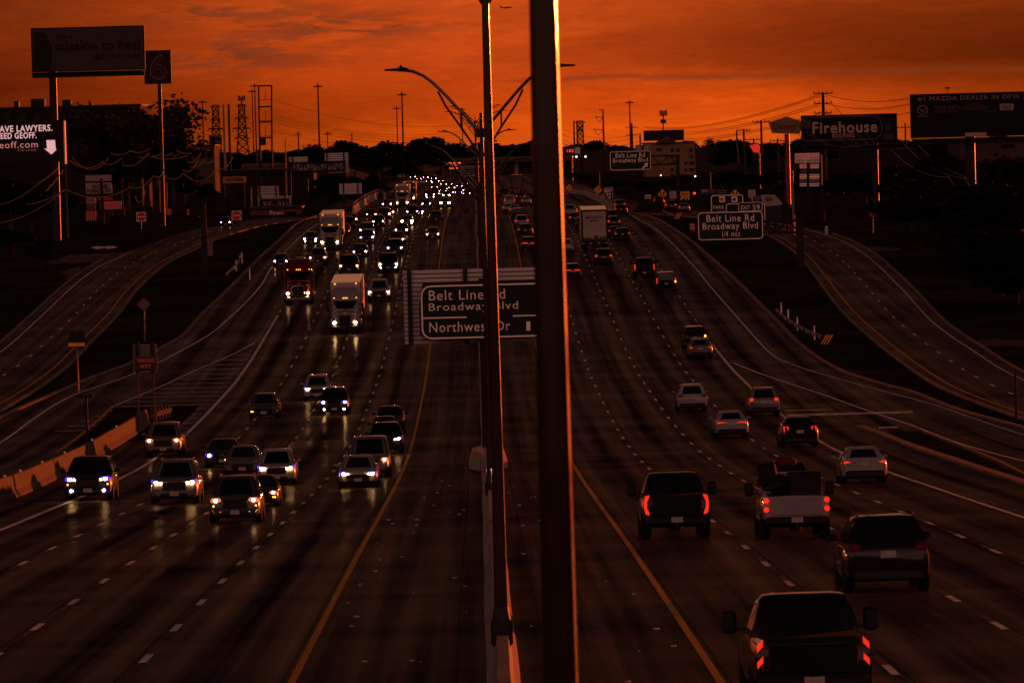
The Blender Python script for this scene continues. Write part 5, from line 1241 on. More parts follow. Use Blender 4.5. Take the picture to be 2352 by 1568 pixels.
for k, (yy, r_) in enumerate(((260, 1.0), (279, .7))):
    p = at(1523.5, yy, 1512)
    for i in range(6):
        a_ = i*math.pi/3; m = MB(); m.box((p.x+r_*.85*math.cos(a_), 1512+r_*.85*math.sin(a_), p.z), (.32, .32, 1.5 if k == 0 else 1.0)); m.box((p.x+r_*.42*math.cos(a_), 1512+r_*.42*math.sin(a_), p.z), (abs(r_*.8*math.cos(a_))+.05, abs(r_*.8*math.sin(a_))+.05, .08)); part('antenna_panel', m, DARKSTEEL(), t_)
building('warehouse', 1340, 1475, 346, 1900, 40, 'long low dark warehouse on the skyline just before the tan hotel', brick, [(1356, 352, 1361, 360)])
building('low_store', 1600, 1712, 342, 1700, 30, 'low store block with a stepped parapet between the hotel and the utility poles', brick, (), ((1680, 52, 16), (1625, 20, 5)))
building('flat_shop', 1950, 2105, 346, 1000, 30, 'dark shop with a lit fascia strip under the black billboards', darkwall, [(1990, 352, 2020, 356)], ())
building('stucco_block', 2205, 2420, 327, 1150, 30, 'tan flat roofed block seen under the huge black billboard', plaster, [(2300, 332, 2330, 340)], ())
t, zt = building('store_building', 912, 1068, 339, 2050, 40, 'long pale store building with small lit windows beyond the overpass', plaster, [(975, 341, 978, 344), (1004, 347, 1008, 350)], (), glow_m('lit_window', (1, .36, .12), .5))
for s_, bx in (('SALE', (980, 344, 986, 348)), ('FURNITURE', (1004, 344, 1026, 348))): lettering(s_, bx, 2048, mat('dim_letter', (.35, .34, .25)), t)
building('stucco_block', 880, 925, 345, 1980, 25, 'small pale block beside the tall mast over the trees', plaster)
building('arched_building', 408, 492, 336, 1300, 25, 'low building with a pale cornice and dark arches left of the lattice pylons', plaster, [(412+i*16, 345, 424+i*16, 362) for i in range(5)])
building('shop_row', 505, 720, 392, 1150, 25, 'row of dark shops behind the slatted gantry boards', darkwall, [(600+i*18, 396, 612+i*18, 404) for i in range(6)])
building('brick_shop', 575, 690, 480, 830, 14, 'low brick shop with a pale script sign under the stepped gantry board', mat('red_brick', (.10, .035, .02), .85, 0, .3, .4), [(655, 486, 680, 497)])
t = bpy.data.objects['brick_shop']; lettering('Pawn', (620, 484, 650, 494), 829.9, PW, t, bold=True)
m = MB(); p = at(538, 413, 900); t = thing('shop_fascia', 'orange lit shop fascia with dark capital letters among the utility poles', 'sign', (p.x, 900, gz(900)))
m.box((p.x, 900.3, p.z), (3.6, .4, 1.0)); part('panel', m, mat('fascia_orange', (.35, .14, .04), .5, 0, .2, 1.5), t); lettering('NORTHERN', (520, 408, 558, 416), 900, TRIM(), t, bold=True)
for x in (515, 560): post(t, x, 420, 900, .2, DARKSTEEL())
# overpass crossing far ahead
m = MB(); z = at(985, 374, 1950).z
t = thing('overpass', 'long dark overpass deck crossing the freeway beyond the last traffic', 'bridge', (0, 1950, gz(1950)))
m.box((-5, 1955, z), (150, 12, 1.0)); part('deck', m, mat('deck_concrete', (.05, .030, .022), .85, 0, .3, .2), t)
m = MB(); m.box((-5, 1949, z+.9), (150, .25, .9)); part('parapet', m, mat('parapet_concrete', (.09, .05, .035), .8, 0, .3, .3), t)
for x in (-26, -14, 0, 14, 26): m = MB(); m.cyl((x, 1955, gz(1955)-.3), (x, 1955, z-.4), .6, n=10); part('pier', m, CONC(), t)
m = MB(); m.box((-18.5, 1948.5, z-2.0), (13, .3, 1.6))
for i in range(8): m.box((-24+i*1.6, 1948.2, z-2.0), (.08, .2, 1.7))
part('railing_panel', m, mat('railing_brown', (.13, .07, .04), .7, 0, .2), t)

# ------------------------------------------------------------------ trees
LEAF = mat('foliage', (.008, .007, .003), .8, 0, .6, .5, spec=.05); LEAF2 = mat('foliage_olive', (.032, .020, .007), .8, 0, .5, .5, spec=.05); BARK = mat('bark', (.022, .015, .011), .9, 0, .3, 3)
def tree_mesh(seed, n=2600, leaf=.36, lobes=9, openness=.0):
    q = random.Random(seed); cl = []
    for i in range(lobes):
        a = q.uniform(0, 6.28); r = q.uniform(.05, .30); cl.append((r*math.cos(a), r*math.sin(a), q.uniform(.38, .86), q.uniform(.11, .20)))
    cl.append((0, 0, .6, .24))
    m = MB()
    for i in range(n):
        c = q.choice(cl)
        d = Vector((q.gauss(0, 1), q.gauss(0, 1), q.gauss(0, 1))).normalized()*c[3]*(q.random()**.38)*(1.0 + (q.random() < .08)*q.uniform(.1, .5))
        p = Vector(c[:3]) + Vector((d.x, d.y, d.z*.85)); u = Vector((q.gauss(0, 1), q.gauss(0, 1), q.gauss(0, 1))).normalized(); v = u.orthogonal().normalized(); s = leaf*q.uniform(.5, 1.3)/10
        v = Matrix.Rotation(q.uniform(0, 6.28), 3, u) @ v; w = u.cross(v)
        m.add([p+v*s, p+w*s*.55, p-v*s*.9, p-w*s*.6], [(0, 1, 2, 3)])
    tr = MB(); tr.tube([(0, 0, -.03), (.01, 0, .2), (.0, .01, .42), (.01, 0, .66)], .022, 7, .007)
    for c in cl[:6]:
        z0 = q.uniform(.22, .42); tr.tube([(0.005, 0, z0), (c[0]*.5, c[1]*.5, (z0+c[2])*.48), (c[0], c[1], c[2])], .010, 5, .003)
    return m, tr
TM = {}
def tree(kind, x, ytop, Y, lb, wide=1.0, name='tree', group=None, bush=False, rot=None, ybase=None):
    """top at view point (x, ytop) on plane Y"""
    p = at(x, ytop, Y); z0 = gz(Y); H = max(2.0, (p.z-z0)/.97)
    if kind not in TM:
        k, n, leaf, lobes, mm = {'oak': (11, 2600, .40, 9, LEAF), 'elm': (23, 2300, .42, 8, LEAF), 'airy': (37, 1500, .27, 15, LEAF2), 'olive': (41, 2600, .38, 10, LEAF2), 'round': (53, 2200, .42, 6, LEAF)}[kind]
        a, b = tree_mesh(k, n, leaf, lobes); TM[kind] = (a.mesh('crown', mm), b.mesh('trunk', BARK))
    t = thing(name, lb, 'tree' if name == 'tree' else 'bush', (p.x, Y, z0 - (.25*H if bush else 0)), (0, 0, rot if rot is not None else random.uniform(0, 6.28)), group)
    c = ob('crown', TM[kind][0], t); k = ob('trunk', TM[kind][1], t)
    hh = H*(1.25 if bush else 1.0)
    wide *= 1.3; c.scale = (hh*wide, hh*wide, hh); k.scale = (hh*wide, hh*wide, hh); return t
tree('airy', 328, 212, 840, 'tall airy tree with sky showing through, beside the pole of the red 6 sign', .95, rot=.4)
tree('airy', 272, 232, 860, 'leafy tree rising over the flat roofed dark block', 1.2)
tree('airy', 352, 236, 850, 'open crowned tree touching the pole of the red 6 sign', 1.0, rot=2.2)
tree('elm', 290, 285, 850, 'dark tree filling the gap under the airy tall tree', 1.0)
tree('airy', 158, 230, 1010, 'thin treetop showing above the dark block beside the billboard column', .8)
tree('airy', 222, 236, 1010, 'small treetop peeking over the dark block roof', .7)
tree('elm', 392, 300, 830, 'small tree leaning against the base of the red 6 sign pole', .7)
SKY = 'trees along the far skyline'
for i, (x, y, w_) in enumerate(((420, 338, 1.6), (640, 342, 1.4), (660, 338, 1.5), (720, 343, 1.5), (1120, 322, 1.2), (1165, 325, 1.3), (1205, 326, 1.3), (1300, 330, 1.4), (1335, 328, 1.3), (1430, 326, 1.3), (1610, 322, 1.3), (1660, 322, 1.2), (1745, 322, 1.4), (1820, 318, 1.4), (2070, 312, 1.3), (2160, 312, 1.4), (1065, 328, 1.2), (560, 344, 1.5), (480, 342, 1.4), (2300, 308, 1.4), (700, 345, 1.6), (1240, 328, 1.4), (1500, 330, 1.5), (1560, 330, 1.5), (1880, 322, 1.5), (1950, 320, 1.5), (2010, 318, 1.5))):
    tree(('round', 'oak', 'elm')[i % 3], x, y, 2300+(i*37) % 220, 'dark rounded tree along the far skyline', w_*1.5, group=SKY)
tree('round', 965, 306, 1900, 'big domed tree standing highest on the skyline beside the thin high mast', 1.3)
tree('oak', 1012, 317, 1950, 'rounded skyline tree next to the big domed tree', 1.3)
tree('oak', 868, 322, 1700, 'bushy skyline tree above the pale slatted gantry backs', 1.4); tree('elm', 803, 316, 1650, 'bushy skyline tree with a bare pole rising out of it', 1.1)
tree('oak', 745, 330, 1600, 'low skyline tree close beside the tall high mast', 1.3); tree('round', 905, 324, 1850, 'flat topped skyline tree just before the pair of high masts', 1.4); tree('elm', 838, 330, 1600, 'low dark skyline tree behind the gantry boards', 1.5)
tree('round', 1058, 322, 2000, 'little lollipop tree on the skyline beside the lamp arms', .9); tree('round', 1378, 314, 1950, 'dark clump of tree behind the bent power poles', 1.2); tree('airy', 1648, 312, 1700, 'sparse little tree on the roofline beyond the low store', .8); tree('oak', 1700, 318, 1400, 'dark rounded tree behind the twin utility poles', 1.6)
# black tree mass between the ramp and the left frontage road
for x, y, Y, w_, k, d in ((745, 402, 1000, 1.35, 'oak', 'black tree at the outer end of the roadside grove'), (790, 398, 1010, 1.4, 'elm', 'black tree in the middle of the roadside grove, behind the two-post board'), (835, 402, 1030, 1.4, 'oak', 'black tree at the ramp end of the roadside grove'),
                        (872, 412, 1060, 1.1, 'olive', 'olive tinted tree beside the climbing retaining wall'), (720, 425, 960, 1.0, 'elm', 'low black tree under the truss of the gantry boards'), (770, 440, 950, 1.3, 'round', 'round black tree low in the roadside grove'), (815, 445, 965, 1.3, 'round', 'round black tree just above the sunlit ramp barrier'), (892, 440, 1120, .9, 'elm', 'small black tree at the foot of the retaining wall')): tree(k, x, y, Y, d, w_)
for x, y, Y, w_, k, d in ((930, 372, 1700, 1.6, 'oak', 'dark tree on the verge below the pale store building'), (905, 380, 1550, 1.5, 'elm', 'dark tree on the verge above the far white semi'), (960, 385, 1750, 1.5, 'round', 'dark tree beneath the overpass railing'), (1005, 390, 1900, 1.2, 'oak', 'dark tree under the far overpass near the message board')): tree(k, x, y, Y, d, w_)
# trees along the right side
for x, y, Y, w_, k, d in ((1385, 420, 1120, 1.2, 'olive', 'warm tinted bushy tree behind the orange text diamond'), (1430, 412, 1080, 1.5, 'olive', 'wide olive tree filling the ground behind the green EXIT 59 board'), (1480, 424, 1040, 1.4, 'oak', 'dark tree behind the far exit lane cars'), (1535, 415, 1060, 1.5, 'elm', 'dark tree behind the orange two-arrow diamond'),
                        (1340, 400, 1300, 1.4, 'elm', 'dark tree above the curved ramp barrier by the blurred pole'), (1590, 405, 1080, 1.6, 'oak', 'dark tree behind the yellow EXIT 45 sign'), (1650, 410, 1050, 1.6, 'elm', 'dark tree behind the blue service board'), (1710, 400, 1000, 1.5, 'oak', 'dark tree behind the PARK board'), (1765, 398, 960, 1.5, 'elm', 'dark tree behind the white camper'),
                        (1815, 420, 900, 1.3, 'round', 'dark tree at the foot of the red diner sign column'), (1925, 395, 800, 1.4, 'oak', 'dark leaning tree just past the plaza sign'), (1985, 390, 780, 1.6, 'elm', 'dark tree behind the stop sign'), (2050, 378, 760, 1.6, 'oak', 'dark tree under the gap between the two black billboards'),
                        (2110, 372, 740, 1.7, 'elm', 'dark tree behind the driveway mouth'), (2170, 362, 720, 1.7, 'olive', 'olive topped tree under the column of the huge billboard'), (2235, 352, 700, 1.7, 'oak', 'tall dark tree right under the huge black billboard'), (2300, 350, 690, 1.7, 'olive', 'tall olive topped tree where the drooping cables pass'), (2350, 360, 680, 1.6, 'elm', 'tall dark tree at the picture edge below the huge billboard'),
                        (2090, 440, 640, 1.5, 'round', 'low dark tree over the grass behind the driveway'), (2150, 425, 620, 1.6, 'oak', 'dark spreading tree beside the driveway end'), (2210, 420, 600, 1.7, 'elm', 'dark spreading tree over the frontage road verge'), (2275, 415, 570, 1.7, 'oak', 'big dark tree leaning over the frontage verge'), (2340, 410, 540, 1.8, 'elm', 'big dark tree at the picture edge over the verge'),
                        (2180, 500, 590, 1.6, 'round', 'low dark bushy tree in front of the spreading driveway tree'), (2240, 510, 560, 1.7, 'oak', 'low dark bushy tree between the driveway and the verge'), (2310, 505, 520, 1.8, 'elm', 'broad dark tree above the second driveway'), (2370, 520, 480, 1.8, 'oak', 'broad dark tree cut by the picture edge above the second driveway'), (2255, 590, 530, 1.4, 'round', 'dark shrubby tree low on the verge before the second driveway'), (2335, 610, 490, 1.6, 'oak', 'dark shrubby tree at the picture edge before the second driveway')): tree(k, x, y-(6 if Y > 850 else 0), Y, d, w_*(1.7 if Y > 850 else 1.25))
# left verge trees, dark
for x, y, Y, w_, k, d in ((20, 402, 760, 1.5, 'oak', 'dark tree under the digital billboard at the picture edge'), (70, 425, 740, 1.5, 'elm', 'dark tree below the glowing billboard lettering'), (130, 420, 800, 1.3, 'round', 'dark tree beside the pale shop sign stack'), (290, 425, 900, 1.4, 'oak', 'dark tree behind the first no entry sign'), (420, 400, 1000, 1.4, 'elm', 'dark tree behind the wrong way sign among the cables'),
                        (30, 520, 640, 1.6, 'elm', 'dark tree on the grassy verge at the picture edge'), (470, 420, 1100, 1.5, 'oak', 'dark tree behind the lone dark roadside pole'), (560, 440, 1000, 1.3, 'elm', 'dark tree behind the second no entry sign'), (95, 545, 600, .9, 'round', 'small dark tree beside the driveway at the picture edge')): tree(k, x, y, Y, d, w_)

# ------------------------------------------------------------------ poles, pylons, wires
def mast(x, ytop, Y, lb, r=.35, grp='high mast lights'):
    p = at(x, ytop, Y); t = thing('high_mast_light', lb, 'light mast', (p.x, Y, gz(Y)), group=grp)
    m = MB(); m.cyl((p.x, Y, gz(Y)), (p.x, Y, p.z), r, r*.6, 8); part('pole', m, mat('mast_metal', (.035, .022, .018), .7, .2, .2), t)
    m = MB(); m.cyl((p.x, Y, p.z-.3), (p.x, Y, p.z+.8), .35, .12, 8); part('head', m, DARKSTEEL(), t)
    for i in range(6):
        a_ = i*math.pi/3+.3; m = MB(); c = Vector((p.x+1.35*math.cos(a_), Y+1.35*math.sin(a_), p.z-.25)); m.tube([(p.x, Y, p.z), c], .10, 5); m.ball(c-Vector((0, 0, .1)), (.55, .55, .26), 7, 4); part('lamp', m, DARKSTEEL(), t)
mast(465, 233, 2100, 'high mast light standing before the first lattice pylon'); mast(579, 209, 2350, 'shorter of the twin high mast lights beside the second lattice pylon'); mast(585, 196, 2250, 'taller of the twin high mast lights beside the frame tower')
mast(730, 197, 2000, 'high mast light standing alone over the gantry boards', .4); mast(911, 248, 2500, 'shorter mast of the pair beside the big domed tree'); mast(923, 216, 2000, 'taller mast of the pair beside the big domed tree', .4); mast(1061, 250, 2700, 'thin high mast behind the receding lamp arms', .3); mast(1446, 234, 2300, 'high mast light before the tan hotel', .4)
mast(752, 306, 2300, 'short floodlight mast with lit lamps low on the skyline', .3)
def strut(m, a, b, r): m.cyl(a, b, r, n=4)
def pylon(x, ytop, Y, lb, arms, wide=4.0, tel=False):
    p = at(x, ytop, Y); z0, z1 = gz(Y), p.z; H = z1-z0
    t = thing('lattice_pylon', lb, 'pylon', (p.x, Y, z0))
    W_ = lambda u: wide*(1-u)**1.6*.8 + 1.25
    m = MB(); n = 10; L = [[Vector((p.x+sx*W_(i/n), Y+sy*W_(i/n), z0+H*i/n)) for sx, sy in ((1, 1), (-1, 1), (-1, -1), (1, -1))] for i in range(n+1)]
    for A_, B_ in zip(L, L[1:]):
        for j in range(4):
            strut(m, A_[j], B_[j], .38); strut(m, A_[j], B_[(j+1) % 4], .27); strut(m, A_[(j+1) % 4], B_[j], .27); strut(m, B_[j], B_[(j+1) % 4], .22)
    part('lattice', m, DARKSTEEL(), t)
    for yy, half in arms:
        q = at(x, yy, Y); m = MB()
        for s in (-1, 1):
            strut(m, Vector((q.x, Y-.9, q.z+1.2)), Vector((q.x+s*half, Y, q.z)), .24); strut(m, Vector((q.x, Y-.9, q.z)), Vector((q.x+s*half, Y, q.z)), .24); strut(m, Vector((q.x+s*half*.5, Y, q.z)), Vector((q.x+s*half*.5, Y, q.z+.6)), .1)
            for f in (.55, .98): m.cyl((q.x+s*half*f, Y, q.z), (q.x+s*half*f, Y, q.z-1.4), .14, n=5)
        part('cross_arm', m, DARKSTEEL(), t)
    m = MB(); q = at(x, ytop+2, Y); strut(m, Vector((q.x-2.4, Y, q.z)), Vector((q.x+2.4, Y, q.z)), .18); strut(m, Vector((q.x-2.4, Y, q.z)), Vector((q.x, Y, q.z-2.6)), .15); strut(m, Vector((q.x+2.4, Y, q.z)), Vector((q.x, Y, q.z-2.6)), .15); part('top_arm', m, DARKSTEEL(), t)
    if tel:
        q = at(x, ytop-8, Y); m = MB(); m.cyl((q.x, Y, z1-1), (q.x, Y, q.z+1.5), .3, n=6)
        for i in range(6): m.box((q.x+1.3*math.cos(i*1.05), Y+1.3*math.sin(i*1.05), q.z+1.2), (.55, .55, 2.2))
        part('antenna', m, DARKSTEEL(), t)
pylon(495, 242, 2500, 'lattice pylon with a dark box platform near its foot', ((275, 2.0), (297, 3.4), (318, 2.6)), 2.2)
pylon(555, 240, 2500, 'lattice pylon topped by an antenna cluster', ((272, 3.0), (296, 4.0), (318, 3.2)), 3.6, True)
pylon(1332, 278, 2600, 'narrow lattice tower beside two bare poles near the blurred pole', ((300, 1.5),), 1.0)
t = [o for o in COL.objects if o.name.startswith('lattice_pylon')][0]; q = at(495, 322, 2490); m = MB(); m.box((q.x, 2490, q.z), (5.6, 2.5, 4.6)); part('platform_box', m, TRIM(), t)
# tall H-frame tower
t, c, w, h = sign_root('frame_tower', 'tall open rectangular frame tower with four rungs carrying power lines', 'pylon', (594, 197, 626, 410), 1900)
m = MB()
for x, xb in ((594, 600), (624, 627)):
    a, b = at(x, 197, 1900), at(xb-2, 375, 1900); m.cyl(b, a, .36, .30, 8)
    g_ = Vector((b.x, 1900, gz(1900))); m.cyl(g_, b, .36, n=8)
part('legs', m, DARKSTEEL(), t)
for yy in (198, 246, 281, 317):
    a, b = at(594, yy, 1900), at(625, yy-1, 1900); m = MB(); m.cyl(a, b, .26, n=6); part('rung', m, DARKSTEEL(), t)
    if yy < 300: q = at(610, yy+32, 1900); m = MB(); m.cyl(q, at(610, yy+10, 1900), .1, n=5); m.cyl(at(597, yy+32, 1900), at(623, yy+31, 1900), .09, n=5); part('insulator', m, DARKSTEEL(), t)
q = at(604, 326, 1895); m = MB(); m.box((q.x, 1895, q.z), (2.2, 2.0, 2.3)); part('box', m, TRIM(), t)

def upole(x, ytop, Y, lb, arms=(), r=.17, name='utility_pole', m_=None, grp=None, lit=None):
    p = at(x, ytop, Y); t = thing(name, lb, 'pole', (p.x, Y, gz(Y)), group=grp)
    m = MB(); m.cyl((p.x, Y, gz(Y)), (p.x, Y, p.z), r*1.3, r*.85, 10); part('shaft', m, m_ or WOOD(), t, 40)
    for dy, half in arms:
        q = at(x, ytop+dy, Y); m = MB(); m.box((q.x, Y-.2, q.z), (2*half, .14, .16))
        part('cross_arm', m, WOOD(), t); m = MB()
        for s in (-1, -.45, .45, 1): m.cyl((q.x+s*half*.95, Y-.2, q.z+.05), (q.x+s*half*.95, Y-.2, q.z+.38), .07, n=6)
        part('insulators', m, TRIM(), t)
    return p
T1 = upole(1890, 212, 900, 'tall dark utility pole with three sets of crossarms above the black lettered billboard', ((3, 1.5), (26, 1.4), (48, 1.4)), .28)
T2 = upole(1748, 276, 1000, 'utility pole with a wide crossarm directly before the diner sign', ((5, 1.5),), .2); upole(1708, 296, 1050, 'utility pole with crossarm, nearer of the twin poles by the hotel', ((4, 1.2),), .2); upole(1692, 300, 1060, 'bare utility pole, farther of the twin poles by the hotel', (), .17)
upole(1731, 318, 1080, 'low utility pole with crossarm in front of the red lit cabinet', ((3, 1.6),), .18); upole(1786, 318, 1030, 'utility pole with low crossarm under the diner sign', ((6, 1.4),), .18)
upole(1451, 283, 1600, 'stout pole with two sets of arms standing next to a high mast', ((10, 1.8), (28, 1.6)), .28); upole(1470, 308, 1700, 'short stout bare pole beside the hotel roof', (), .28)
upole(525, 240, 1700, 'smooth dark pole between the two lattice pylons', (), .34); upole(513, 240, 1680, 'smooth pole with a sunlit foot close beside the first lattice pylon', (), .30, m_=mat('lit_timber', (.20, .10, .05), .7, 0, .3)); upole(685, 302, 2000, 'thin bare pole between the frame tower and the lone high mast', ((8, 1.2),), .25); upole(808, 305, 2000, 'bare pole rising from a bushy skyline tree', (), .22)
upole(1318, 278, 2300, 'bare pole, first of two beside the narrow lattice tower', (), .35); upole(1325, 278, 2300, 'bare pole touching the narrow lattice tower', (), .35); upole(1385, 252, 1900, 'steel pole with bent one-sided arms carrying hanging insulators', (), .30, 'transmission_pole', DARKSTEEL())
t = bpy.data.objects['transmission_pole']
for yy, s in ((252, 9), (268, 18), (297, 22)):
    a, b = at(1385, yy+2, 1900), at(1385-s, yy, 1900); m = MB(); m.tube([a, b], .14, 5); part('arm', m, DARKSTEEL(), t)
    if yy > 255: m = MB(); k = at(1385-s*.5, yy+14, 1900); m.tube([b, k], .08, 4); m.tube([k, at(1384, yy+3, 1900)], .08, 4); part('insulator', m, DARKSTEEL(), t)
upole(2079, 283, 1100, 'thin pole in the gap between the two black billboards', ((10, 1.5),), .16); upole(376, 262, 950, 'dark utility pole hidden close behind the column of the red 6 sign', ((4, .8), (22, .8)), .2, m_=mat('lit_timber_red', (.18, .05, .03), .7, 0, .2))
upole(424, 322, 1100, 'short utility pole with crossarm before the arched building', ((4, 1.5),), .18)
upole(467, 466, 585, 'lone thick dark roadside pole next to a pale utility cabinet', (), .27); upole(148, 352, 700, 'dark leaning utility pole under the digital billboard arrow', ((6, .9), (28, .7)), .17)
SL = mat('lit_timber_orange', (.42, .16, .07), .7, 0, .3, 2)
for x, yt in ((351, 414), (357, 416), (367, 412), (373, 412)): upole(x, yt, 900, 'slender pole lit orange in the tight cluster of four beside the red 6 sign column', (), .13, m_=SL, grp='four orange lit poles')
upole(233, 410, 790, 'dark utility pole crossing in front of the shop sign stack', (), .22); upole(253, 395, 860, 'dark pole along the edge of the shop sign stack', (), .2)
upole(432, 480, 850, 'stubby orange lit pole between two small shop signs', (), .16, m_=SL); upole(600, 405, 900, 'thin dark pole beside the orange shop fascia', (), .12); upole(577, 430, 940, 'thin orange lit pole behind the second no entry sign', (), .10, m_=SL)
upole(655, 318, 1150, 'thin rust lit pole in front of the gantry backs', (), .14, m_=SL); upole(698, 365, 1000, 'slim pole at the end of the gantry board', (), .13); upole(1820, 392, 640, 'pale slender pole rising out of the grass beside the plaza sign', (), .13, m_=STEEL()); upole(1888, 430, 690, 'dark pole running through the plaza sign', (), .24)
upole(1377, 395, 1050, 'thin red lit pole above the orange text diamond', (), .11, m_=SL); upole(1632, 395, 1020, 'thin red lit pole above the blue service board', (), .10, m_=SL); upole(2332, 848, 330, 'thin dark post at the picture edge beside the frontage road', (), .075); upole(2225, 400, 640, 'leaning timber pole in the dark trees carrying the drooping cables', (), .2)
def wire(pts, Y0, Y1, sag, lb, r=.045, m_=None, name='power_line', grp=None):
    """pts: two view points; hangs between them with a sag in metres"""
    a, b = at(*pts[0], Y0), at(*pts[1], Y1); n = 18
    P = [a.lerp(b, i/n) - Vector((0, 0, 4*sag*(i/n)*(1-i/n))) for i in range(n+1)]
    m = MB(); m.tube(P, r, 5); o = ob(name, m.mesh(name, m_ or CABLE)); tag(o, lb, 'cable', grp)
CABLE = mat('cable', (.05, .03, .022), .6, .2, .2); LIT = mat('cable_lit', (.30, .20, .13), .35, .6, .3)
G1 = 'power lines running from the frame tower'
for y0, y1 in ((229, 279), (263, 292), (266, 300), (272, 305), (279, 312), (300, 318)): wire(((626, y0), (1105, y1)), 1900, 2400, 5, 'thin dark power line sloping from the frame tower across the orange sky', .07, grp=G1)
G2 = 'power lines between the pylons'
for y0, y1 in ((262, 276), (281, 297), (292, 310), (304, 318), (318, 330)): wire(((378, y0), (592, y1)), 1000, 1900, 2.5, 'thin dark power line running behind the lattice pylons', .055, grp=G2)
G3 = 'power lines rising to the tall three-arm pole'
for y0, y1 in ((291, 217), (293, 221), (300, 238), (304, 243), (312, 261), (316, 265)): wire(((1480, y0), (1884, y1)), 1700, 900, 2.2, 'dark power line climbing over the hotel to the tall three-arm utility pole', .05, grp=G3)
for y0, y1 in ((217, 225), (238, 238), (261, 257)): wire(((1896, y0), (2095, y1)), 900, 760, .8, 'dark power line level between the tall three-arm pole and the huge billboard', .045, grp='power lines to the huge billboard')
wire(((1898, 222), (1940, 268)), 900, 800, .1, 'slanting guy wire from the tall three-arm pole down to the black billboard', .04)
for i, (y0, y1) in enumerate(((292, 305), (306, 311), (318, 322), (326, 330))): wire(((1285, y0), (1475, y1)), 2300, 1800, 3, 'thin dark power line low over the skyline beside the blurred pole', .06, grp='power lines beside the blurred pole')
for a, b, Y0, Y1, sg in (((2030, 323), (2180, 406), 760, 640, 1.4), ((2262-85, 405), (2332, 489), 640, 540, 1.5), ((2065, 318), (2220, 410), 760, 640, 1.2), ((2215, 408), (2336, 489), 640, 540, 1.3), ((2095, 318), (2240, 412), 760, 640, 1.0), ((2238, 411), (2338, 488), 640, 540, .8)):
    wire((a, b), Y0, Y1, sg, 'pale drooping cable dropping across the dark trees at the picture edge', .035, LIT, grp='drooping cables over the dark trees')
for a, b in (((1848, 300), (1960, 336)), ((1858, 302), (1975, 335)), ((1905, 300), (1990, 330)), ((1930, 292), (2000, 332)), ((1962, 292), (2015, 330)), ((1982, 292), (2048, 345))):
    wire((a, b), 705, 690, .9, 'thin pale cable sagging across the face of the black lettered billboard', .022, LIT, grp='cables across the black billboard')
LW_ = 'sunlit drooping cables on the verge of the frontage road'
for a, b, sg in (((0, 512), (150, 435), 1.0), ((150, 435), (300, 430), 1.6), ((300, 430), (352, 404), .9), ((352, 404), (376, 402), .3), ((376, 402), (422, 398), .9), ((422, 398), (500, 384), 1.9), ((500, 384), (535, 360), 1.0), ((160, 368), (238, 370), 1.3), ((165, 360), (250, 362), 2.2), ((236, 374), (280, 362), .7), ((280, 378), (340, 352), 1.0),
                 ((318, 361), (344, 352), .4), ((344, 360), (430, 358), .5), ((360, 408), (378, 386), .6), ((420, 390), (455, 368), 1.0), ((440, 384), (470, 366), .5), ((310, 452), (334, 440), 1.4), ((135, 385), (90, 420), .2), ((146, 390), (105, 440), .2), ((350, 358), (372, 352), .25), ((372, 356), (396, 352), .25), ((396, 358), (412, 352), .25), ((60, 470), (150, 435), .5), ((255, 352), (300, 346), .5), ((300, 346), (345, 340), .6), ((470, 372), (500, 360), .5), ((0, 470), (90, 420), .6), ((430, 372), (462, 352), .6), ((405, 345), (440, 352), .3)):
    wire((a, b), 620, 620, sg*.62, 'thin drooping cable glinting orange above the dark frontage verge', .045, mat('cable_sunlit', (.55, .27, .14), .35, .5, .2), grp=LW_)  # lit copy of the cable colour, orange sunlight put in
for a, b, sg in (((1590, 402), (1650, 392), .6), ((1655, 425), (1700, 420), 1.4), ((1690, 322), (1700, 375), .1), ((1780, 345), (1815, 375), .3)): wire((a, b), 1020, 1020, sg, 'pale cable loop hanging in the dark behind the cantilever post', .035, LIT, grp='cable loops behind the cantilever post')

# ------------------------------------------------------------------ small things
p = at(1163, 18, 4000)
t = thing('airplane', 'small jet airliner silhouette climbing through the orange sky between the two near poles', 'airplane', p, (rad(2), rad(-4), rad(8)))
L_ = 8.6
m = MB(); m.loft([[(x*L_/10, r*math.cos(i*math.pi/5)*.62, z+r*math.sin(i*math.pi/5)*.62) for i in range(10)] for x, r, z in ((-5, .12, .35), (-4.2, .34, .22), (-3, .62, .06), (-1, .74, 0), (2.5, .74, 0), (3.9, .60, -.03), (4.7, .34, -.10), (5, .10, -.14))]); ob('fuselage', m.mesh('fuselage', DARKSTEEL(), None, 60), t)
for s in (-1, 1):
    m = MB(); m.add([(.9, s*.3, -.2), (-.9, s*.3, -.2), (-1.9, s*4.0, .1), (-1.3, s*4.0, .1), (.9, s*.3, -.3), (-.9, s*.3, -.3), (-1.9, s*4.0, .06), (-1.3, s*4.0, .06)], [(0, 1, 2, 3), (7, 6, 5, 4), (0, 3, 7, 4), (1, 5, 6, 2), (3, 2, 6, 7)]); ob('wing', m.mesh('wing', DARKSTEEL()), t)
    m = MB(); m.cyl((.3, s*1.5, -.42), (-.7, s*1.5, -.42), .26, .18, 8); ob('engine', m.mesh('engine', DARKSTEEL()), t)
    m = MB(); m.add([(-3.3, s*.1, .3), (-4.1, s*.1, .3), (-4.6, s*1.5, .4), (-4.2, s*1.5, .4), (-3.3, s*.1, .24), (-4.1, s*.1, .24), (-4.6, s*1.5, .36), (-4.2, s*1.5, .36)], [(0, 1, 2, 3), (7, 6, 5, 4), (0, 3, 7, 4), (1, 5, 6, 2), (3, 2, 6, 7)]); ob('tailplane', m.mesh('tailplane', DARKSTEEL()), t)
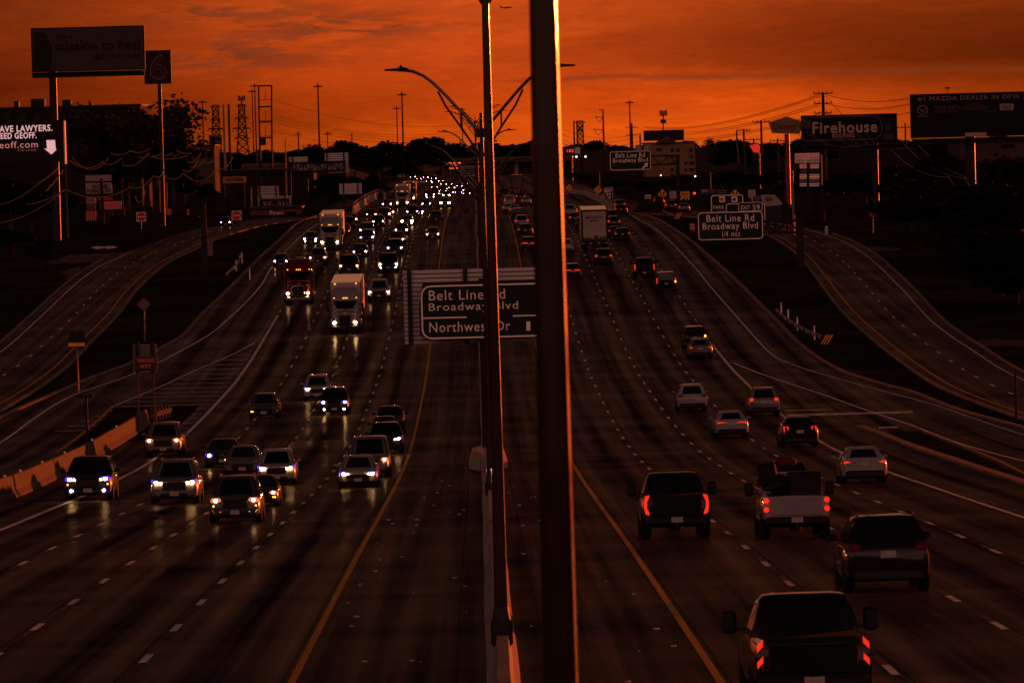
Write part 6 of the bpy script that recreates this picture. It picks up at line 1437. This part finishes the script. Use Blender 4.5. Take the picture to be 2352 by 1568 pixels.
m = MB(); m.prism([(-3.1, .3), (-4.2, .3), (-4.75, 1.9), (-4.25, 1.9)], -.06, .06); ob('tail_fin', m.mesh('tail_fin', DARKSTEEL()), t)

p = G(482, 588); t = thing('utility_cabinet', 'pale metal utility cabinet standing on the grass beside the lone thick pole', 'cabinet', p)
m = MB(); m.cbox((p.x, p.y+.4, p.z+.75), (.62, .7, 1.5), .04); part('cabinet', m, mat('cabinet_beige', (.16, .10, .085), .6, .1, .2), t)
m = MB(); m.box((p.x, p.y+.04, p.z+.72), (.52, .03, 1.25)); part('door', m, mat('cabinet_door', (.13, .08, .07), .6, .1, .2), t); m = MB(); m.cbox((p.x, p.y+.4, p.z+1.54), (.72, .8, .08), .02); part('lid', m, STEEL(), t)
p = G(1590, 532); t = thing('traffic_barrel', 'orange traffic barrel with pale bands on the dark exit island', 'barrel', p)
m = MB(); m.cyl(p, p+Vector((0, 0, 1.0)), .30, .24, 12); part('drum', m, mat('barrel_orange', (.26, .03, .015), .6, 0, .2), t)
for z, r_ in ((.35, .295), (.72, .27)): m = MB(); m.cyl(p+Vector((0, 0, z)), p+Vector((0, 0, z+.15)), r_, r_-.01, 12); part('band', m, PW, t)
m = MB(); m.cyl(p, p+Vector((0, 0, .08)), .38, .36, 12); part('base', m, RUBBER(), t)
Y = 690; p = at(1768, 470, Y); z0 = gz(Y); t = thing('camper', 'white camper parked on the lot behind the quarter mile exit board', 'camper', (p.x, Y, z0))
q = at(1733, 470, Y); r_ = at(1800, 450, Y)
m = MB(); zb = q.z; m.loft([[(q.x+1.0, y, zb), (q.x+.8, y, zb+1.0), (q.x+1.0, y, zb+1.15), (q.x+2.5, y, zb+1.1), (q.x+3.0, y, zb+.55), (r_.x-.2, y, zb+.12), (r_.x-.3, y, zb-.15), (q.x+1.0, y, zb-.25)] for y in (Y, Y+2.2)]); part('shell', m, mat('camper_white', (.26, .21, .20), .5, 0, .15), t)
m = MB(); m.box((q.x+1.75, Y-.02, zb+.62), (.75, .06, .5)); part('window', m, mat('camper_window', (.10, .06, .02), .3, 0, .2), t); m = MB(); m.box((q.x+.35, Y+1, zb+.55), (.75, 1.2, 1.0)); part('blue_cover', m, mat('camper_blue', (.05, .08, .14), .6, 0, .2), t)
for x in (q.x+1.6, r_.x-.9):
    m = MB(); wheel(m, .36, .24); w = ob('wheel', m.mesh('wheel', RUBBER()), t); w.rotation_euler.z = math.pi/2; w.location = (x-p.x, 1.0, .36)
m = MB(); m.box(((q.x+r_.x)/2+.3, Y+1.1, (zb+z0)/2+.1), (r_.x-q.x-1.0, 1.9, max(.2, zb-z0-.3))); part('chassis', m, TRIM(), t)
def lamp_dot(x, y, Y, c, s, lb, r=.22, name='lit_lamp'):
    p = at(x, y, Y); t = thing(name, lb, 'lamp', (p.x, Y, gz(Y)))
    m = MB(); m.ball(p, r, 8, 6); part('bulb', m, glow_m('lamp_%s' % c, {'orange': (1, .30, .05), 'white': (1, .75, .6), 'red': (1, .04, .03)}[c], s), t, 60)
    m = MB(); m.cyl((p.x, Y+.2, gz(Y)), (p.x, Y+.2, p.z), .06, n=6); m.box((p.x, Y+.1, p.z+r+.03), (.5, .35, .05)); part('post', m, DARKSTEEL(), t)
lamp_dot(274, 540, 780, 'orange', 2.5, 'glowing orange lamp on the lot beneath the shop sign stack'); lamp_dot(170, 554, 760, 'red', 1.5, 'small red lamp in the dark lot behind the driveway', .13); lamp_dot(412, 531, 820, 'orange', 2.0, 'small orange lamp beside the farther wrong way sign', .14); lamp_dot(427, 526, 830, 'orange', 2.0, 'small orange lamp just above the white striped stand', .14)
lamp_dot(1696, 472-29, 905, 'red', 4.0, 'red traffic signal glowing above the dark junction') if 0 else lamp_dot(1595, 444, 905, 'red', 5.0, 'red traffic signal glowing in the dark between the EXIT 45 sign and the blue board', .22)
lamp_dot(1597, 405, 1000, 'white', 6.0, 'small white area lamp in the dark trees behind the truss', .12); lamp_dot(1518, 403, 1050, 'white', 4.0, 'small white lamp on a pale post in the dark trees behind the two-arrow diamond', .10)
for x in (1314, 1322, 1334, 1347): lamp_dot(x, 359 + (x-1314)*.02, 1500, 'white', 2.5, 'small white lamp in the row of lot lamps beside the blurred pole', .22) if 0 else None
for i, x in enumerate((1314, 1324, 1345)):
    p = at(x, 360, 1500); t = thing('lot_lamp', 'tiny white lamp in the row of lot lamps low beside the blurred pole', 'lamp', (p.x, 1500, gz(1500)), group='row of lot lamps')
    m = MB(); m.ball(p, .22, 8, 6); part('bulb', m, glow_m('lamp_white', (1, .75, .6), 3.0), t); m = MB(); m.cyl((p.x, 1500.3, gz(1500)), (p.x, 1500.3, p.z), .08, n=6); part('post', m, DARKSTEEL(), t)
p = at(1316, 347, 1400); t = thing('price_sign', 'small red digital price sign low on the skyline beside the blurred pole', 'sign', (p.x, 1400, gz(1400)))
m = MB(); m.box((p.x, 1400, p.z), (5.2, .6, 2.2)); part('cabinet', m, BLACKP(), t); lettering('182', (1302, 343, 1318, 350), 1399.6, glow_m('digit_red', (1, .03, .015), 1.4), t, bold=True); q = at(1330, 346, 1400); m = MB(); m.box((q.x-.4, 1399.65, q.z), (1.3, .05, 1.6)); part('emblem_panel', m, PW, t)
post(t, 1313, 352, 1400, .5); 
p = at(1742, 345, 1040); t = thing('red_lit_cabinet', 'red glowing kiosk sign behind the low crossarm poles', 'sign', (p.x, 1040, gz(1040)))
m = MB(); m.prism([(p.x-.9, p.z-.35), (p.x+.2, p.z-.55), (p.x+.35, p.z+.75), (p.x-.1, p.z+1.2), (p.x-1.6, p.z+.9)], 1040, 1040.6); part('panel', m, glow_m('kiosk_red', (1, .03, .015), .6), t); post(t, 1744, 352, 1040, .3)
t, c, w, h = sign_root('striped_stand', 'small red and white striped stand beside the frontage road', 'stand', (455, 497, 472, 510), 830)
m = MB(); m.box((c.x, 830, c.z), (w, .3, h)); part('panel', m, PW, t); m = MB()
for i in (-1, 0, 1): m.box((c.x+i*w*.28, 829.82, c.z), (w*.12, .05, h*.96))
part('stripe', m, REDS(), t)
for x in (456, 471): post(t, x, 510, 830, .1)
p = at(210, 566, 700) ; p = G(240, 572); t = thing('pale_debris', 'cluster of pale broken pieces on the dark verge by the driveway', 'debris', p); m = MB(); q = random.Random(2)
for i in range(7): m.cbox((p.x-1.2+i*.42, p.y+q.uniform(-.5, .5)-i*.3, p.z+.18), (q.uniform(.3, .6), .3, q.uniform(.15, .4)), .04, )
part('pieces', m, mat('debris_pale', (.45, .36, .40), .6, 0, .3, 3), t)
p = at(1898, 533, 640); t = thing('hydrant', 'small pale hydrant on the grass between the tree trunks', 'hydrant', (p.x, 640, gz(640)))
z = gz(640); m = MB(); m.cyl((p.x, 640, z), (p.x, 640, z+.75), .14, .12, 10); m.ball((p.x, 640, z+.8), .16); m.cyl((p.x-.25, 640, z+.5), (p.x+.25, 640, z+.5), .07, n=8); part('body', m, mat('hydrant_pale', (.40, .32, .28), .5, 0, .2), t)
